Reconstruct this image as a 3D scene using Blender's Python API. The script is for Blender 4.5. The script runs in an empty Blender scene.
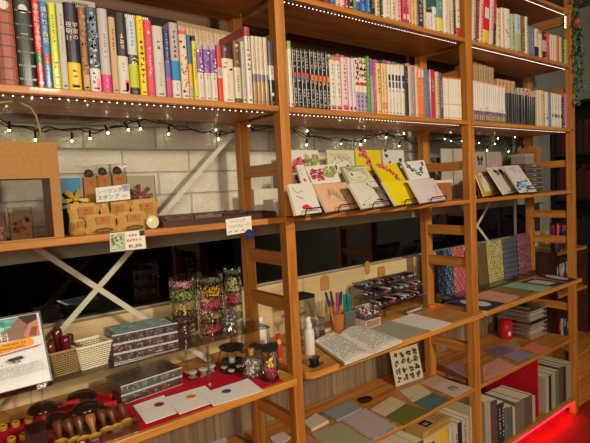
import bpy, math, random
from mathutils import Vector, Matrix
PI = math.pi
scene = bpy.context.scene
scene.cycles.transparent_max_bounces = 40
COL = scene.collection
rnd = random.Random(7)

# ------------------------------------------------------------------ camera
CAM = Vector((-0.9154, -1.2203, 1.3757)); FPX = 494.776
def cam_axes():
    y, p, r = math.radians(37.9452), math.radians(-3.805), math.radians(-2.8987)
    fw = Vector((math.sin(y)*math.cos(p), math.cos(y)*math.cos(p), math.sin(p)))
    rt = Vector((math.cos(y), -math.sin(y), 0)); up = rt.cross(fw)
    c, s = math.cos(r), math.sin(r)
    return c*rt + s*up, -s*rt + c*up, fw
RT, UP, FW = cam_axes()
cd = bpy.data.cameras.new('camera'); cam = bpy.data.objects.new('camera', cd); COL.objects.link(cam)
cam.matrix_world = Matrix(((RT.x, UP.x, -FW.x, CAM.x), (RT.y, UP.y, -FW.y, CAM.y), (RT.z, UP.z, -FW.z, CAM.z), (0, 0, 0, 1)))
cd.sensor_fit = 'HORIZONTAL'; cd.sensor_width = 36; cd.lens = FPX/590*36; cd.clip_start = .02
scene.camera = cam
def ray(u, w): return FW + RT*((u-295)/FPX) - UP*((w-221.5)/FPX)
def aty(u, w, y): d = ray(u, w); return CAM + d*((y-CAM.y)/d.y)
def atz(u, w, z): d = ray(u, w); return CAM + d*((z-CAM.z)/d.z)
def atx(u, w, x): d = ray(u, w); return CAM + d*((x-CAM.x)/d.x)

# ------------------------------------------------------------------ colours
def L(c):
    if isinstance(c, str):
        c = NAMED.get(c, c)
        if isinstance(c, str):
            c = c.lstrip('#'); c = tuple(int(c[i:i+2], 16)/255 for i in (0, 2, 4))
    return tuple((x/12.92 if x <= .04045 else ((x+.055)/1.055)**2.4) for x in c[:3])
NAMED = dict(white='d8d0c4', offwhite='cfc4b2', cream='cdb892', beige='b9a382', grey='9a958c', dkgrey='4a4846', black='1b1a1c', navy='252a4a',
  blue='2f66b0', sky='4f9bc4', teal='1d8a92', green='3f8a45', dkgreen='23402c', lime='b9c422', yellow='e2cf1c', gold='d9a624', orange='e0642c', salmon='e08a68',
  red='cc2a26', crimson='bb2342', pink='e06f98', hotpink='e0479a', palepink='dcb2b4', purple='7a5a98', lilac='ab9cc4', mauve='8c6478', brown='6b4228', dkbrown='3a241c',
  tan='b58a55', plaid='8a4a3a', wine='5c1c2c', mint='86b89c', olive='7a7a30', kraft='b98a50')

# ------------------------------------------------------------------ materials
MATS = {}
def newmat(name):
    m = bpy.data.materials.new(name); m.use_nodes = True
    nt = m.node_tree; b = nt.nodes['Principled BSDF']; MATS[name] = m
    return m, nt, b
def N(nt, t, **kw):
    n = nt.nodes.new(t)
    for k, v in kw.items():
        if k in n.inputs.keys(): n.inputs[k].default_value = v
        else: setattr(n, k, v)
    return n
def vc(name, rough, noise=0.06, nscale=60, spec=.5, metal=0, coat=0, bump=0):
    """printed or dyed surface: its own colour comes from the mesh's colour layer, with a little grain"""
    m, nt, b = newmat(name)
    a = N(nt, 'ShaderNodeVertexColor', layer_name='Col')
    tc = N(nt, 'ShaderNodeTexCoord'); nz = N(nt, 'ShaderNodeTexNoise', Scale=nscale, Detail=4.0)
    nt.links.new(tc.outputs['Object'], nz.inputs['Vector'])
    mr = N(nt, 'ShaderNodeMapRange'); mr.inputs[3].default_value = 1-noise*2; mr.inputs[4].default_value = 1+noise*2
    nt.links.new(nz.outputs['Fac'], mr.inputs[0])
    mx = N(nt, 'ShaderNodeVectorMath', operation='MULTIPLY')
    nt.links.new(a.outputs['Color'], mx.inputs[0]); nt.links.new(mr.outputs[0], mx.inputs[1])
    nt.links.new(mx.outputs[0], b.inputs['Base Color'])
    b.inputs['Roughness'].default_value = rough; b.inputs['Metallic'].default_value = metal
    b.inputs['Specular IOR Level'].default_value = spec; b.inputs['Coat Weight'].default_value = coat
    b.inputs['Coat Roughness'].default_value = .12
    if bump:
        bp = N(nt, 'ShaderNodeBump', Strength=bump, Distance=.002); nt.links.new(nz.outputs['Fac'], bp.inputs['Height']); nt.links.new(bp.outputs[0], b.inputs['Normal'])
    return m
vc('paper', .75, .05, 80, .3); vc('gloss', .45, .03, 40, .35, coat=.05); vc('goldish', .35, .05, 50, .6, metal=.45); vc('plastic', .35, .02, 30); vc('kraft', .8, .1, 120, .2, bump=.2)
vc('metal', .25, .04, 50, metal=1); vc('fabric', .95, .08, 400, .1, bump=.3); vc('ceramic', .2, .02, 20); vc('leaf', .5, .2, 90); vc('painted', .4, .04, 30)

def wood(name, base, dark, axis, rough=.45, scale=1.0, plank=None, knots=True, coat=0.0):
    m, nt, b = newmat(name)
    tc = N(nt, 'ShaderNodeTexCoord'); mp = N(nt, 'ShaderNodeMapping')
    s = [22*scale]*3; s['xyz'.index(axis)] = 1.1*scale
    mp.inputs['Scale'].default_value = s
    oi = N(nt, 'ShaderNodeObjectInfo'); nt.links.new(tc.outputs['Object'], mp.inputs['Vector'])
    va = N(nt, 'ShaderNodeVectorMath', operation='SCALE'); va.inputs[0].default_value = (7, 5, 3); nt.links.new(oi.outputs['Random'], va.inputs['Scale'])
    nt.links.new(va.outputs[0], mp.inputs['Location'])
    nz = N(nt, 'ShaderNodeTexNoise', Scale=1.6, Detail=5.0, Roughness=.6, Distortion=.6); nt.links.new(mp.outputs[0], nz.inputs['Vector'])
    n2 = N(nt, 'ShaderNodeTexNoise', Scale=6.0, Detail=3.0); nt.links.new(mp.outputs[0], n2.inputs['Vector'])
    cr = N(nt, 'ShaderNodeValToRGB'); cr.color_ramp.elements[0].position = .3; cr.color_ramp.elements[1].position = .7
    cr.color_ramp.elements[0].color = (*L(dark), 1); cr.color_ramp.elements[1].color = (*L(base), 1)
    ad = N(nt, 'ShaderNodeMath', operation='MULTIPLY_ADD'); nt.links.new(n2.outputs['Fac'], ad.inputs[0]); ad.inputs[1].default_value = .35; 
    sb = N(nt, 'ShaderNodeMath', operation='SUBTRACT'); nt.links.new(nz.outputs['Fac'], sb.inputs[0]); sb.inputs[1].default_value = .17
    nt.links.new(sb.outputs[0], ad.inputs[2]); nt.links.new(ad.outputs[0], cr.inputs[0])
    out = cr.outputs[0]
    if plank:   # (across axis, width, strength): boards of slightly different tone with a thin joint
        ax, w, st = plank
        sx = N(nt, 'ShaderNodeSeparateXYZ'); nt.links.new(tc.outputs['Object'], sx.inputs[0])
        dv = N(nt, 'ShaderNodeMath', operation='DIVIDE'); nt.links.new(sx.outputs['XYZ'.index(ax.upper())], dv.inputs[0]); dv.inputs[1].default_value = w
        fl = N(nt, 'ShaderNodeMath', operation='FLOOR'); nt.links.new(dv.outputs[0], fl.inputs[0])
        wn = N(nt, 'ShaderNodeTexWhiteNoise', noise_dimensions='1D'); nt.links.new(fl.outputs[0], wn.inputs['W'])
        fr = N(nt, 'ShaderNodeMath', operation='FRACT'); nt.links.new(dv.outputs[0], fr.inputs[0])
        gt = N(nt, 'ShaderNodeMath', operation='GREATER_THAN'); nt.links.new(fr.outputs[0], gt.inputs[0]); gt.inputs[1].default_value = .035
        mr = N(nt, 'ShaderNodeMapRange'); nt.links.new(wn.outputs[0], mr.inputs[0]); mr.inputs[3].default_value = 1-st; mr.inputs[4].default_value = 1+st*.4
        mr2 = N(nt, 'ShaderNodeMapRange'); nt.links.new(gt.outputs[0], mr2.inputs[0]); mr2.inputs[3].default_value = .8 if name == 'pale_pine' else .5; mr2.inputs[4].default_value = 1
        ml = N(nt, 'ShaderNodeMath', operation='MULTIPLY'); nt.links.new(mr.outputs[0], ml.inputs[0]); nt.links.new(mr2.outputs[0], ml.inputs[1])
        vm = N(nt, 'ShaderNodeVectorMath', operation='SCALE'); nt.links.new(out, vm.inputs[0]); nt.links.new(ml.outputs[0], vm.inputs['Scale']); out = vm.outputs[0]
    nt.links.new(out, b.inputs['Base Color']); b.inputs['Roughness'].default_value = rough; b.inputs['Coat Weight'].default_value = coat
    bp = N(nt, 'ShaderNodeBump', Strength=.12, Distance=.001); nt.links.new(nz.outputs['Fac'], bp.inputs['Height']); nt.links.new(bp.outputs[0], b.inputs['Normal'])
    return m
for ax in 'xyz': wood('pine_'+ax, 'c98638', '985a20', ax, .45, coat=.08)
wood('desk_pine', 'd8983f', 'b07228', 'x', .38, plank=('y', .075, .12), coat=.2)
wood('plank_wall', '9a8064', '6f5640', 'z', .7, plank=('x', .085, .28))
wood('pale_pine', 'dcc496', 'c8aa78', 'x', .6, plank=('x', .36, .12))
wood('back_wood', '70482a', '54361e', 'x', .6, plank=('z', .1, .15)); wood('dark_wood', '4c2c1c', '2e1810', 'x', .5); wood('handle_wood', '6a3a22', '46220f', 'z', .3, scale=4, coat=.4); wood('light_handle', 'a86a34', '7c4620', 'z', .35, scale=4)
wood('tag_wood', 'c08a4a', 'a06c34', 'x', .6, scale=3)

def acrylic(name, tint=(.96, .98, .97), gl=.10, rough=.03, tr=.9):
    m, nt, b = newmat(name); nt.nodes.remove(b)
    t = N(nt, 'ShaderNodeBsdfTransparent'); t.inputs[0].default_value = (*tint, 1)
    g = N(nt, 'ShaderNodeBsdfGlossy'); g.inputs['Roughness'].default_value = rough; g.inputs[0].default_value = (.9, .92, .92, 1)
    lw = N(nt, 'ShaderNodeFresnel', IOR=1.45)
    nz = N(nt, 'ShaderNodeTexNoise', Scale=25.0); mr = N(nt, 'ShaderNodeMapRange'); nt.links.new(nz.outputs['Fac'], mr.inputs[0]); mr.inputs[3].default_value = gl*.4; mr.inputs[4].default_value = gl*1.2
    ad = N(nt, 'ShaderNodeMath', operation='MULTIPLY_ADD', use_clamp=True); nt.links.new(lw.outputs[0], ad.inputs[0]); ad.inputs[1].default_value = .8; nt.links.new(mr.outputs[0], ad.inputs[2])
    mx = N(nt, 'ShaderNodeMixShader'); nt.links.new(ad.outputs[0], mx.inputs[0]); nt.links.new(t.outputs[0], mx.inputs[1]); nt.links.new(g.outputs[0], mx.inputs[2])
    nt.links.new(mx.outputs[0], nt.nodes['Material Output'].inputs[0]); return m
acrylic('acrylic', (.98, .985, .98), gl=.035); acrylic('poster_film', (.99, .99, .99), gl=.02, rough=.35); acrylic('cellophane', (.97, .96, .94), .12, .12); acrylic('window_glass', (.35, .36, .37), .06, .01); acrylic('smoke_plastic', (.975, .98, .98), .15, .28); acrylic('bag_film', (.66, .64, .60), .12, .15)

def brick():
    m, nt, b = newmat('white_brick')
    tc = N(nt, 'ShaderNodeTexCoord'); mp = N(nt, 'ShaderNodeMapping'); mp.inputs['Rotation'].default_value = (PI/2, 0, 0)
    nt.links.new(tc.outputs['Object'], mp.inputs['Vector'])
    bt = N(nt, 'ShaderNodeTexBrick'); bt.inputs['Color1'].default_value = (*L('d9d4c6'), 1); bt.inputs['Color2'].default_value = (*L('cfc9b8'), 1); bt.inputs['Mortar'].default_value = (*L('c4beae'), 1)
    bt.inputs['Scale'].default_value = 1; bt.inputs['Brick Width'].default_value = .235; bt.inputs['Row Height'].default_value = .0765; bt.inputs['Mortar Size'].default_value = .0035; bt.inputs['Mortar Smooth'].default_value = .6
    nt.links.new(mp.outputs[0], bt.inputs['Vector'])
    nz = N(nt, 'ShaderNodeTexNoise', Scale=16.0, Detail=7.0, Roughness=.62, Distortion=1.4); nt.links.new(tc.outputs['Object'], nz.inputs['Vector'])
    ml = N(nt, 'ShaderNodeMath', operation='MULTIPLY_ADD'); nt.links.new(bt.outputs['Fac'], ml.inputs[0]); ml.inputs[1].default_value = -.55; nt.links.new(nz.outputs['Fac'], ml.inputs[2])
    bp = N(nt, 'ShaderNodeBump', Strength=.9, Distance=.016); nt.links.new(ml.outputs[0], bp.inputs['Height'])
    nt.links.new(bp.outputs[0], b.inputs['Normal']); nt.links.new(bt.outputs['Color'], b.inputs['Base Color']); b.inputs['Roughness'].default_value = .6
brick()
def plain(name, c, rough, c2=None, sc=4, metal=0, bump=.1):
    m, nt, b = newmat(name)
    tc = N(nt, 'ShaderNodeTexCoord'); nz = N(nt, 'ShaderNodeTexNoise', Scale=sc, Detail=6.0); nt.links.new(tc.outputs['Object'], nz.inputs['Vector'])
    cr = N(nt, 'ShaderNodeValToRGB'); cr.color_ramp.elements[0].position = .3; cr.color_ramp.elements[1].position = .7
    cr.color_ramp.elements[0].color = (*L(c2 or c), 1); cr.color_ramp.elements[1].color = (*L(c), 1)
    nt.links.new(nz.outputs['Fac'], cr.inputs[0]); nt.links.new(cr.outputs[0], b.inputs['Base Color']); b.inputs['Roughness'].default_value = rough; b.inputs['Metallic'].default_value = metal
    bp = N(nt, 'ShaderNodeBump', Strength=bump, Distance=.003); nt.links.new(nz.outputs['Fac'], bp.inputs['Height']); nt.links.new(bp.outputs[0], b.inputs['Normal'])
plain('concrete', '8a8a80', .85, '6e7068', 3); plain('floor_mat', 'a02422', .45, '861c1e', 6); plain('ceiling_mat', '70706a', .9, '62625c'); plain('dark_wall', '3c352e', .8, '302a24')
plain('window_frame', 'a3a08c', .55, '949280', 8); plain('white_metal', 'c9c6b4', .4, 'bdb9a6', 20); plain('black_metal', '141414', .4, '1c1c1c', 30, bump=0); plain('wire_black', '101210', .6, '181a18', 30, bump=0)
plain('mesh_metal', 'a8a8aa', .4, '88888a', 60, .5)
def emit(name, c, s):
    m, nt, b = newmat(name); b.inputs['Base Color'].default_value = (*c, 1); b.inputs['Emission Color'].default_value = (*c, 1); b.inputs['Emission Strength'].default_value = s
emit('led_white', (1, .86, .72), 4.2); emit('bulb_warm', (1, .92, .55), 30); emit('led_red', (1, .002, .010), 34); emit('lamp_glow', (1, .82, .62), 6)

# ------------------------------------------------------------------ mesh builder
_tcache = {}
def text_geo(s):
    if s not in _tcache:
        cu = bpy.data.curves.new('t', 'FONT'); cu.body = s; cu.size = 1; cu.align_x = 'CENTER'; cu.align_y = 'CENTER'; cu.resolution_u = 2
        o = bpy.data.objects.new('t', cu); COL.objects.link(o)
        dg = bpy.context.evaluated_depsgraph_get(); me = o.evaluated_get(dg).to_mesh()
        _tcache[s] = ([v.co.copy() for v in me.vertices], [tuple(p.vertices) for p in me.polygons])
        o.evaluated_get(dg).to_mesh_clear(); bpy.data.objects.remove(o); bpy.data.curves.remove(cu)
    return _tcache[s]
class MB:
    def __init__(s): s.v = []; s.f = []; s.c = []; s.M = Matrix.Identity(4)
    def add(s, vs, fs, col, cols=None):
        b = len(s.v); s.v += [s.M @ Vector(v) for v in vs]; s.f += [tuple(b+i for i in f) for f in fs]
        c = L(col) if isinstance(col, str) else col
        s.c += [L(k) if isinstance(k, str) else k for k in cols] if cols else [c]*len(fs)
        return s
    def box(s, a, b, col='white'):
        (x0, y0, z0), (x1, y1, z1) = a, b
        return s.add([(x0,y0,z0),(x1,y0,z0),(x1,y1,z0),(x0,y1,z0),(x0,y0,z1),(x1,y0,z1),(x1,y1,z1),(x0,y1,z1)],
                     [(0,3,2,1),(4,5,6,7),(0,1,5,4),(1,2,6,5),(2,3,7,6),(3,0,4,7)], col)
    def quad(s, p, col='white'): return s.add(p, [tuple(range(len(p)))], col)
    def prism(s, pts, z0, z1, col='white', top=None):
        n = len(pts)
        return s.add([(x, y, z0) for x, y in pts]+[(x, y, z1) for x, y in pts],
            [tuple(range(n-1, -1, -1)), tuple(range(n, 2*n))]+[(i, (i+1) % n, (i+1) % n+n, i+n) for i in range(n)], col,
            [col]+[top or col]+[col]*n)
    def slab(s, quadpts, th, col='white', back=None):
        """a sheet with thickness: polygon of 3-D points thickened against its normal"""
        P = [Vector(p) for p in quadpts]; n = len(P)
        nr = (P[1]-P[0]).cross(P[-1]-P[0]).normalized()
        Q = [p-nr*th for p in P]
        return s.add(P+Q, [tuple(range(n)), tuple(range(2*n-1, n-1, -1))]+[(i, i+n, (i+1) % n+n, (i+1) % n) for i in range(n)], col, [col]+[back or col]*(n+1))
    def tube(s, pts, r, n=6, col='white', r2=None):
        P = [Vector(p) for p in pts]; m = len(P); vs = []; 
        ref = Vector((0, 0, 1))
        d0 = (P[1]-P[0]).normalized()
        if abs(d0.z) > .9: ref = Vector((1, 0, 0))
        for i, p in enumerate(P):
            d = (P[min(i+1, m-1)]-P[max(i-1, 0)]).normalized()
            a = d.cross(ref)
            if a.length < 1e-4: a = d.cross(Vector((0, 1, 0)))
            a.normalize(); b = d.cross(a); rr = r if r2 is None else r+(r2-r)*i/(m-1)
            vs += [p+a*math.cos(2*PI*k/n)*rr+b*math.sin(2*PI*k/n)*rr for k in range(n)]
        fs = [(i*n+k, i*n+(k+1) % n, (i+1)*n+(k+1) % n, (i+1)*n+k) for i in range(m-1) for k in range(n)]
        fs += [tuple(range(n-1, -1, -1)), tuple(range((m-1)*n, m*n))]
        return s.add(vs, fs, col)
    def lathe(s, prof, n=20, col='white', c=(0, 0, 0), cols=None):
        m = len(prof); c = Vector(c)
        vs = [c+Vector((r*math.cos(2*PI*k/n), r*math.sin(2*PI*k/n), z)) for r, z in prof for k in range(n)]
        fs = []; cc = []
        for i in range(m-1):
            for k in range(n):
                fs.append((i*n+k, i*n+(k+1) % n, (i+1)*n+(k+1) % n, (i+1)*n+k)); cc.append(cols[i] if cols else col)
        if prof[0][0] > 1e-5: fs.append(tuple(range(n-1, -1, -1))); cc.append(cols[0] if cols else col)
        if prof[-1][0] > 1e-5: fs.append(tuple(range((m-1)*n, m*n))); cc.append(cols[-1] if cols else col)
        return s.add(vs, fs, col, cc)
    def ball(s, c, r, col='white', n=8, sq=(1, 1, 1)):
        m = max(4, n//2+1); vs = []; fs = []
        for i in range(m+1):
            t = PI*i/m
            for k in range(n): vs.append((c[0]+sq[0]*r*math.sin(t)*math.cos(2*PI*k/n), c[1]+sq[1]*r*math.sin(t)*math.sin(2*PI*k/n), c[2]-sq[2]*r*math.cos(t)))
        for i in range(m):
            for k in range(n): fs.append((i*n+k, i*n+(k+1) % n, (i+1)*n+(k+1) % n, (i+1)*n+k))
        return s.add(vs, fs, col)
    def text(s, t, o, ex, ey, size, col='black'):
        """flat lettering: centre o, baseline direction ex, up direction ey"""
        vs, fs = text_geo(t); o, ex, ey = Vector(o), Vector(ex), Vector(ey)
        return s.add([o+ex*(v.x*size)+ey*(v.y*size) for v in vs], fs, col)
    def build(s, name, mat, parent=None, smooth=False, bevel=0):
        me = bpy.data.meshes.new(name); me.from_pydata([tuple(v) for v in s.v], [], s.f); 
        ca = me.color_attributes.new('Col', 'FLOAT_COLOR', 'CORNER'); i = 0; buf = []
        for p, c in zip(me.polygons, s.c): buf += [c[0], c[1], c[2], 1.0]*p.loop_total
        ca.data.foreach_set('color', buf)
        if smooth: me.polygons.foreach_set('use_smooth', [True]*len(me.polygons))
        me.materials.append(MATS[mat]); me.update()
        o = bpy.data.objects.new(name, me); COL.objects.link(o)
        if parent is not None: o.parent = parent
        if smooth and smooth != 'all':
            try: me.set_sharp_from_angle(angle=math.radians(40))
            except Exception: pass
        if bevel:
            md = o.modifiers.new('edge', 'BEVEL'); md.width = bevel; md.segments = 2; md.limit_method = 'ANGLE'; md.angle_limit = math.radians(50)
        return o
def tag(o, label=None, cat=None, group=None, kind=None):
    if label: o['label'] = label
    if cat: o['category'] = cat
    if group: o['group'] = group
    if kind: o['kind'] = kind
    return o
def struct(o): o['kind'] = 'structure'; return o
def thing(name, label, cat, loc=(0, 0, 0), group=None, rz=0):
    o = bpy.data.objects.new(name, None); COL.objects.link(o); o.location = loc; o.rotation_euler[2] = rz; o.empty_display_size = .02
    return tag(o, label, cat, group)
def copy_tree(o, parent=None):
    c = o.copy(); COL.objects.link(c); c.parent = parent
    for ch in list(KIDS.get(o.name, [])): 
        k = copy_tree(ch, c); KIDS.setdefault(c.name, []).append(k)
    return c
KIDS = {}
def kid(o, parent): KIDS.setdefault(parent.name, []).append(o); return o

# ------------------------------------------------------------------ heights and uprights
ZA, ZB, ZC, ZE, ZD, ZF, ZG = 1.63, 1.29, 1.975, 2.268, .79, .452, .10
TH = .018
POST = [(-1.006, -.97), (0, .036), (1.004, 1.049), (2.01, 2.051)]
PD = .035; RB = .236; WALL = .395
BAYS = [(-.968, -.002), (.038, 1.002), (1.051, 2.008)]
CEIL = 2.5; RW = 2.8

# ------------------------------------------------------------------ the room
def panel(name, a, b, mat): return struct(MB().box(a, b).build(name, mat))
panel('floor', (-2.6, -4.2, -.05), (RW+.1, 1.6, 0), 'floor_mat')
panel('ceiling', (-2.6, -4.2, CEIL), (RW+.1, 1.6, CEIL+.05), 'ceiling_mat')
panel('wall_left', (-2.65, -4.2, 0), (-2.6, WALL, CEIL), 'dark_wall')
panel('wall_front', (-2.6, -4.25, 0), (RW, -4.2, CEIL), 'dark_wall')
panel('wall_right', (RW, -4.2, 0), (RW+.05, .6, CEIL), 'concrete')
WZ0, WZ1, WX1 = .997, 1.20, 2.56
w = MB(); w.box((-2.6, WALL, WZ1+.07), (1.25, WALL+.08, 1.66)); struct(w.build('wall_back', 'white_brick'))
w = MB(); w.box((-2.6, WALL-.004, 1.66), (2.03, WALL+.08, CEIL)); struct(w.build('wall_back', 'back_wood'))
w = MB(); w.box((1.25, WALL, WZ1+.07), (2.03, WALL+.08, 1.66)); w.box((2.03, WALL, WZ1+.07), (RW, WALL+.08, CEIL)); w.box((WX1, WALL, 0), (RW, WALL+.08, WZ1+.07)); struct(w.build('wall_back', 'concrete'))
w = MB(); w.box((-2.6, WALL, 0), (WX1, WALL+.08, WZ0-.215)); struct(w.build('wall_back', 'plank_wall'))
w = MB(); w.box((-2.6, WALL-.006, WZ0-.215), (WX1, WALL+.08, WZ0)); struct(w.build('trim_1', 'pale_pine'))
win = bpy.data.objects.new('window_1', None); COL.objects.link(win); struct(win); win.location = (0, WALL, WZ0)
w = MB(); w.M = Matrix.Translation((0, -WALL, -WZ0))
w.box((-2.6, WALL-.01, WZ1), (WX1, WALL+.08, WZ1+.07)); w.box((WX1-.04, WALL-.008, WZ0), (WX1, WALL+.08, WZ1)); w.box((-2.6, WALL+.03, WZ0), (WX1, WALL+.08, WZ0+.004))
w.build('window_frame', 'window_frame', win)
w = MB(); w.M = Matrix.Translation((0, -WALL, -WZ0)); w.box((-2.6, WALL+.035, WZ0+.004), (WX1-.04, WALL+.041, WZ1)); w.build('window_pane', 'window_glass', win)
# the night yard behind the panes
panel('wall_outside', (-2.6, 1.55, 0), (RW, 1.6, CEIL), 'dark_wall')

# ------------------------------------------------------------------ frames (ladder-like uprights)
RUNGS = [(2.205, 2.242), (1.82, 1.855), (1.42, 1.459), (1.1325, 1.174), (.9866, 1.029), (.60, .641), (.03, .07)]
frame_labels = ['pine ladder upright at the outer end of the shelf with the paper bag',
  'pine ladder upright between the paper bag bay and the notebook display bay',
  'pine ladder upright between the notebook display bay and the butterfly card bay',
  'pine ladder upright next to the hanging ivy']
for i, (x0, x1) in enumerate(POST):
    t = thing('shelf_upright', frame_labels[i], 'shelf upright', (x0, 0, 0), 'ladder uprights carrying the shelves')
    MB().box((0, 0, 0), (x1-x0, PD, 2.42)).build('post', 'pine_z', t, bevel=.002)
    p = MB().box((0, RB, 0), (x1-x0, RB+PD, 2.42)).build('post', 'pine_z', t, bevel=.002)
    for z0, z1 in RUNGS:
        MB().box((.007, PD-.001, z0), (x1-x0-.007, RB+.001, z1)).build('rung', 'pine_y', t, bevel=.0015)
    for k in range(38):   # peg holes
        pass
# peg holes are drilled in the inner faces: small dark plugs
def pegs(t, xs):
    pass

# ------------------------------------------------------------------ shelf boards
def board(label, x0, x1, z, th=TH, y0=0.0, y1=.27, mat='pine_x', out=None, group=None):
    t = MB(); 
    if out: t.prism(out, -th, 0)
    else: t.box((x0, y0, -th), (x1, y1, 0))
    o = t.build('shelf_board', mat, bevel=.003); o.location = (0, 0, z)
    return tag(o, label, 'shelf', group)
board('pine shelf board directly above the kraft paper bag', *BAYS[0], ZA)
board('pine shelf board directly above the notebooks on wire easels', *BAYS[1], ZA)
board('pine shelf board under the black comic volumes by the ivy', BAYS[2][0], BAYS[2][1]+.02, ZA, y0=0)
board('pine shelf board holding the paper bag and dark tray', *BAYS[0], ZB)
board('pine shelf board holding the notebooks on wire easels', *BAYS[1], ZB)
board('pine shelf board holding the butterfly and blue wave cards', *BAYS[2], ZB)
board('highest pine board over the plaid spined books', *BAYS[0], ZC)
board('pine shelf board carrying the books above the black and white comics', *BAYS[1], ZC)
board('pine shelf board under the leaning red books near the ivy', *BAYS[2], ZC)
board('highest pine board, with the lit strip ending by the red flower', *BAYS[2], ZE)
board('highest pine board above the middle bay of books', *BAYS[1], ZE)
def desk(label, x0, x1, lip, z=ZD):
    r = .018
    return board(label, 0, 0, z, th=.022, out=[(x0+r, -.03), (lip-r*.5, -.03), (lip, -.03+r*.5), (lip, -.003), (x1, -.003), (x1, .383), (x0, .383), (x0, -.03+r)], mat='desk_pine')
desk('protruding pine worktop covered by the red cloth', *BAYS[0], -.002)
desk('protruding pine worktop with the open handwritten notebook', *BAYS[1], 1.048)
desk('protruding pine worktop with the row of coloured letter sets', *BAYS[2], 2.05)
for i, (lab, lab2) in enumerate([('low pine shelf board under the red cloth worktop', 'bottom pine board under the red cloth worktop'),
    ('low pine shelf board with the black oval dish', 'bottom pine board under the kraft covered box'),
    ('low pine shelf board with the red tin', 'bottom pine board above the red light strip')]):
    board(lab, *BAYS[i], ZF, y1=.383); board(lab2, *BAYS[i], ZG)

# white flat braces crossing behind the uprights
def brace(label, segs, y=.285):
    m = MB()
    for k, (a, b) in enumerate(segs):
        A, B = Vector((a[0], y+.003*k, a[1])), Vector((b[0], y+.003*k, b[1])); d = (B-A).normalized(); n = Vector((-d.z, 0, d.x))*.008
        m.add([A-n, B-n, B+n, A+n]+[p+Vector((0, .002, 0)) for p in (A-n, B-n, B+n, A+n)], [(0,1,2,3),(7,6,5,4),(0,4,5,1),(1,5,6,2),(2,6,7,3),(3,7,4,0)], 'white')
    o = m.build('cross_brace', 'white_metal')
    return tag(o, label, 'brace', 'white metal cross braces behind the shelves')
brace('white metal X brace crossing in front of the dark window behind the price tag', [((-.968, 1.535), (-.141, .80)), ((-.0, 1.575), (-.82, .80))])
brace('white metal X brace behind the letter set bay', [((1.15, .80), (2.0, 1.56)), ((1.05, 1.53), (1.886, .80))])

# ------------------------------------------------------------------ light strips
def led_strip(label, x0, x1, z, step, y=.022):
    t = thing('led_strip', label, 'light strip', (x0, y, z), 'light strips under the shelves')
    MB().box((0, 0, -.0014), (x1-x0, .008, 0), '5a3c26').build('tape', 'plastic', t)
    base = None; n = int((x1-x0)/step)
    for k in range(n):
        if base is None: base = MB().box((-.0013, .0020, -.0028), (.0013, .0048, -.0014)).build('led', 'led_white', t); o = base
        else: o = base.copy(); COL.objects.link(o); o.parent = t
        o.location = (step*(k+.5), 0, 0)
    return t
led_strip('widely spaced light strip under the board above the paper bag', -.95, -.02, ZA-TH, .0190)
led_strip('light strip under the board above the notebook display', .05, .99, ZA-TH, .0165)
led_strip('light strip under the board above the black and white comics', .05, .99, ZC-TH, .0165)
led_strip('light strip under the board above the black comic volumes', 1.06, 2.0, ZC-TH, .0125)
led_strip('light strip under the highest board near the red flower', 1.06, 2.0, ZE-TH, .0125)
led_strip('dim light strip under the board above the butterfly card', 1.06, 2.0, ZA-TH, .0185)
t = thing('led_strip', 'short upright light strip at the top near the red flower', 'light strip', (2.004, .02, ZE-TH-.075), 'light strips under the shelves')
MB().box((0, 0, 0), (.0015, .008, .07), 'offwhite').build('tape', 'plastic', t)
for k in range(5): MB().box((-.003, .001, .006+k*.013), (0, .007, .012+k*.013)).build('led', 'led_white', t)

# string lights along the wall
def string(label, pts, bulbs, seed, y=WALL-.02):
    r = random.Random(seed)
    P = [aty(u, w, y) for u, w in pts]; dense = []
    for a, b in zip(P[:-1], P[1:]):
        for k in range(5): dense.append(a.lerp(b, k/5))
    dense.append(P[-1])
    o = P[0].copy(); t = thing('string_light', label, 'string lights', o, 'fairy light strings on the wall')
    m = MB(); m.M = Matrix.Translation(-o)
    for ph in (0, 1.7):
        m.tube([p+Vector((0, .004*math.cos(i*.9+ph), .004*math.sin(i*.9+ph)+.004*math.sin(i*.31+ph*2))) for i, p in enumerate(dense)], .0016, 5, 'black')
    m.build('cable', 'wire_black', t, smooth='all')
    for (u, w, ang) in bulbs:
        B = aty(u, w, y-.004)-o; L0 = .022
        d = Vector((math.sin(ang), -.15, math.cos(ang)))
        h = MB().tube([B+d*.004, B+d*(L0+.004)], .0032, 7, 'black').build('bulb_socket', 'wire_black', t, smooth=True)
        b = MB().ball((0, 0, 0), .0030, n=8).build('bulb', 'bulb_warm', h, smooth='all'); b.location = B
        # short loose tail of a spare tie
    return t
string('black string of fairy lights behind the kraft paper bag handle', [(-12,115),(9,125),(37,130),(50,129),(72,129),(95,131),(118,127),(128,123),(138,120),(155,120),(168,125),(180,128),(200,131),(216,133),(236,132),(258,128),(276,127)],
   [(9,130.5,.1),(35.5,140,0),(72,141,0),(90,138.5,0),(128.5,130,-.5),(140.5,129,-.3),(168.7,134,0),(216,130,3.3),(249,126,2.2),(218.5,139,.3),(108,133,-.4)], 3)
string('black string of fairy lights above the row of notebooks', [(290,129),(306,136),(324,138),(342,140),(360,141),(374,135),(386,134),(402,138),(416,144),(430,141),(445,140),(462,141)],
   [(307,131,2.8),(306.5,145,0),(341,144,.3),(365,140.5,.2),(360.5,144.5,.4),(386,137.5,0),(399,146,.3),(404,133.5,2.9),(445,139,.2),(451,141,0),(462,141,0)], 5)
string('black string of fairy lights by the brown boxes', [(476,141),(484,148),(495,142),(504,138),(512,146),(520,140),(530,141)],
   [(479,143,.3),(498,138.5,0),(495,144,.5),(487,150.5,0),(508.5,151.5,.2),(514.5,137,.4),(529,140,0)], 8)
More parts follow.
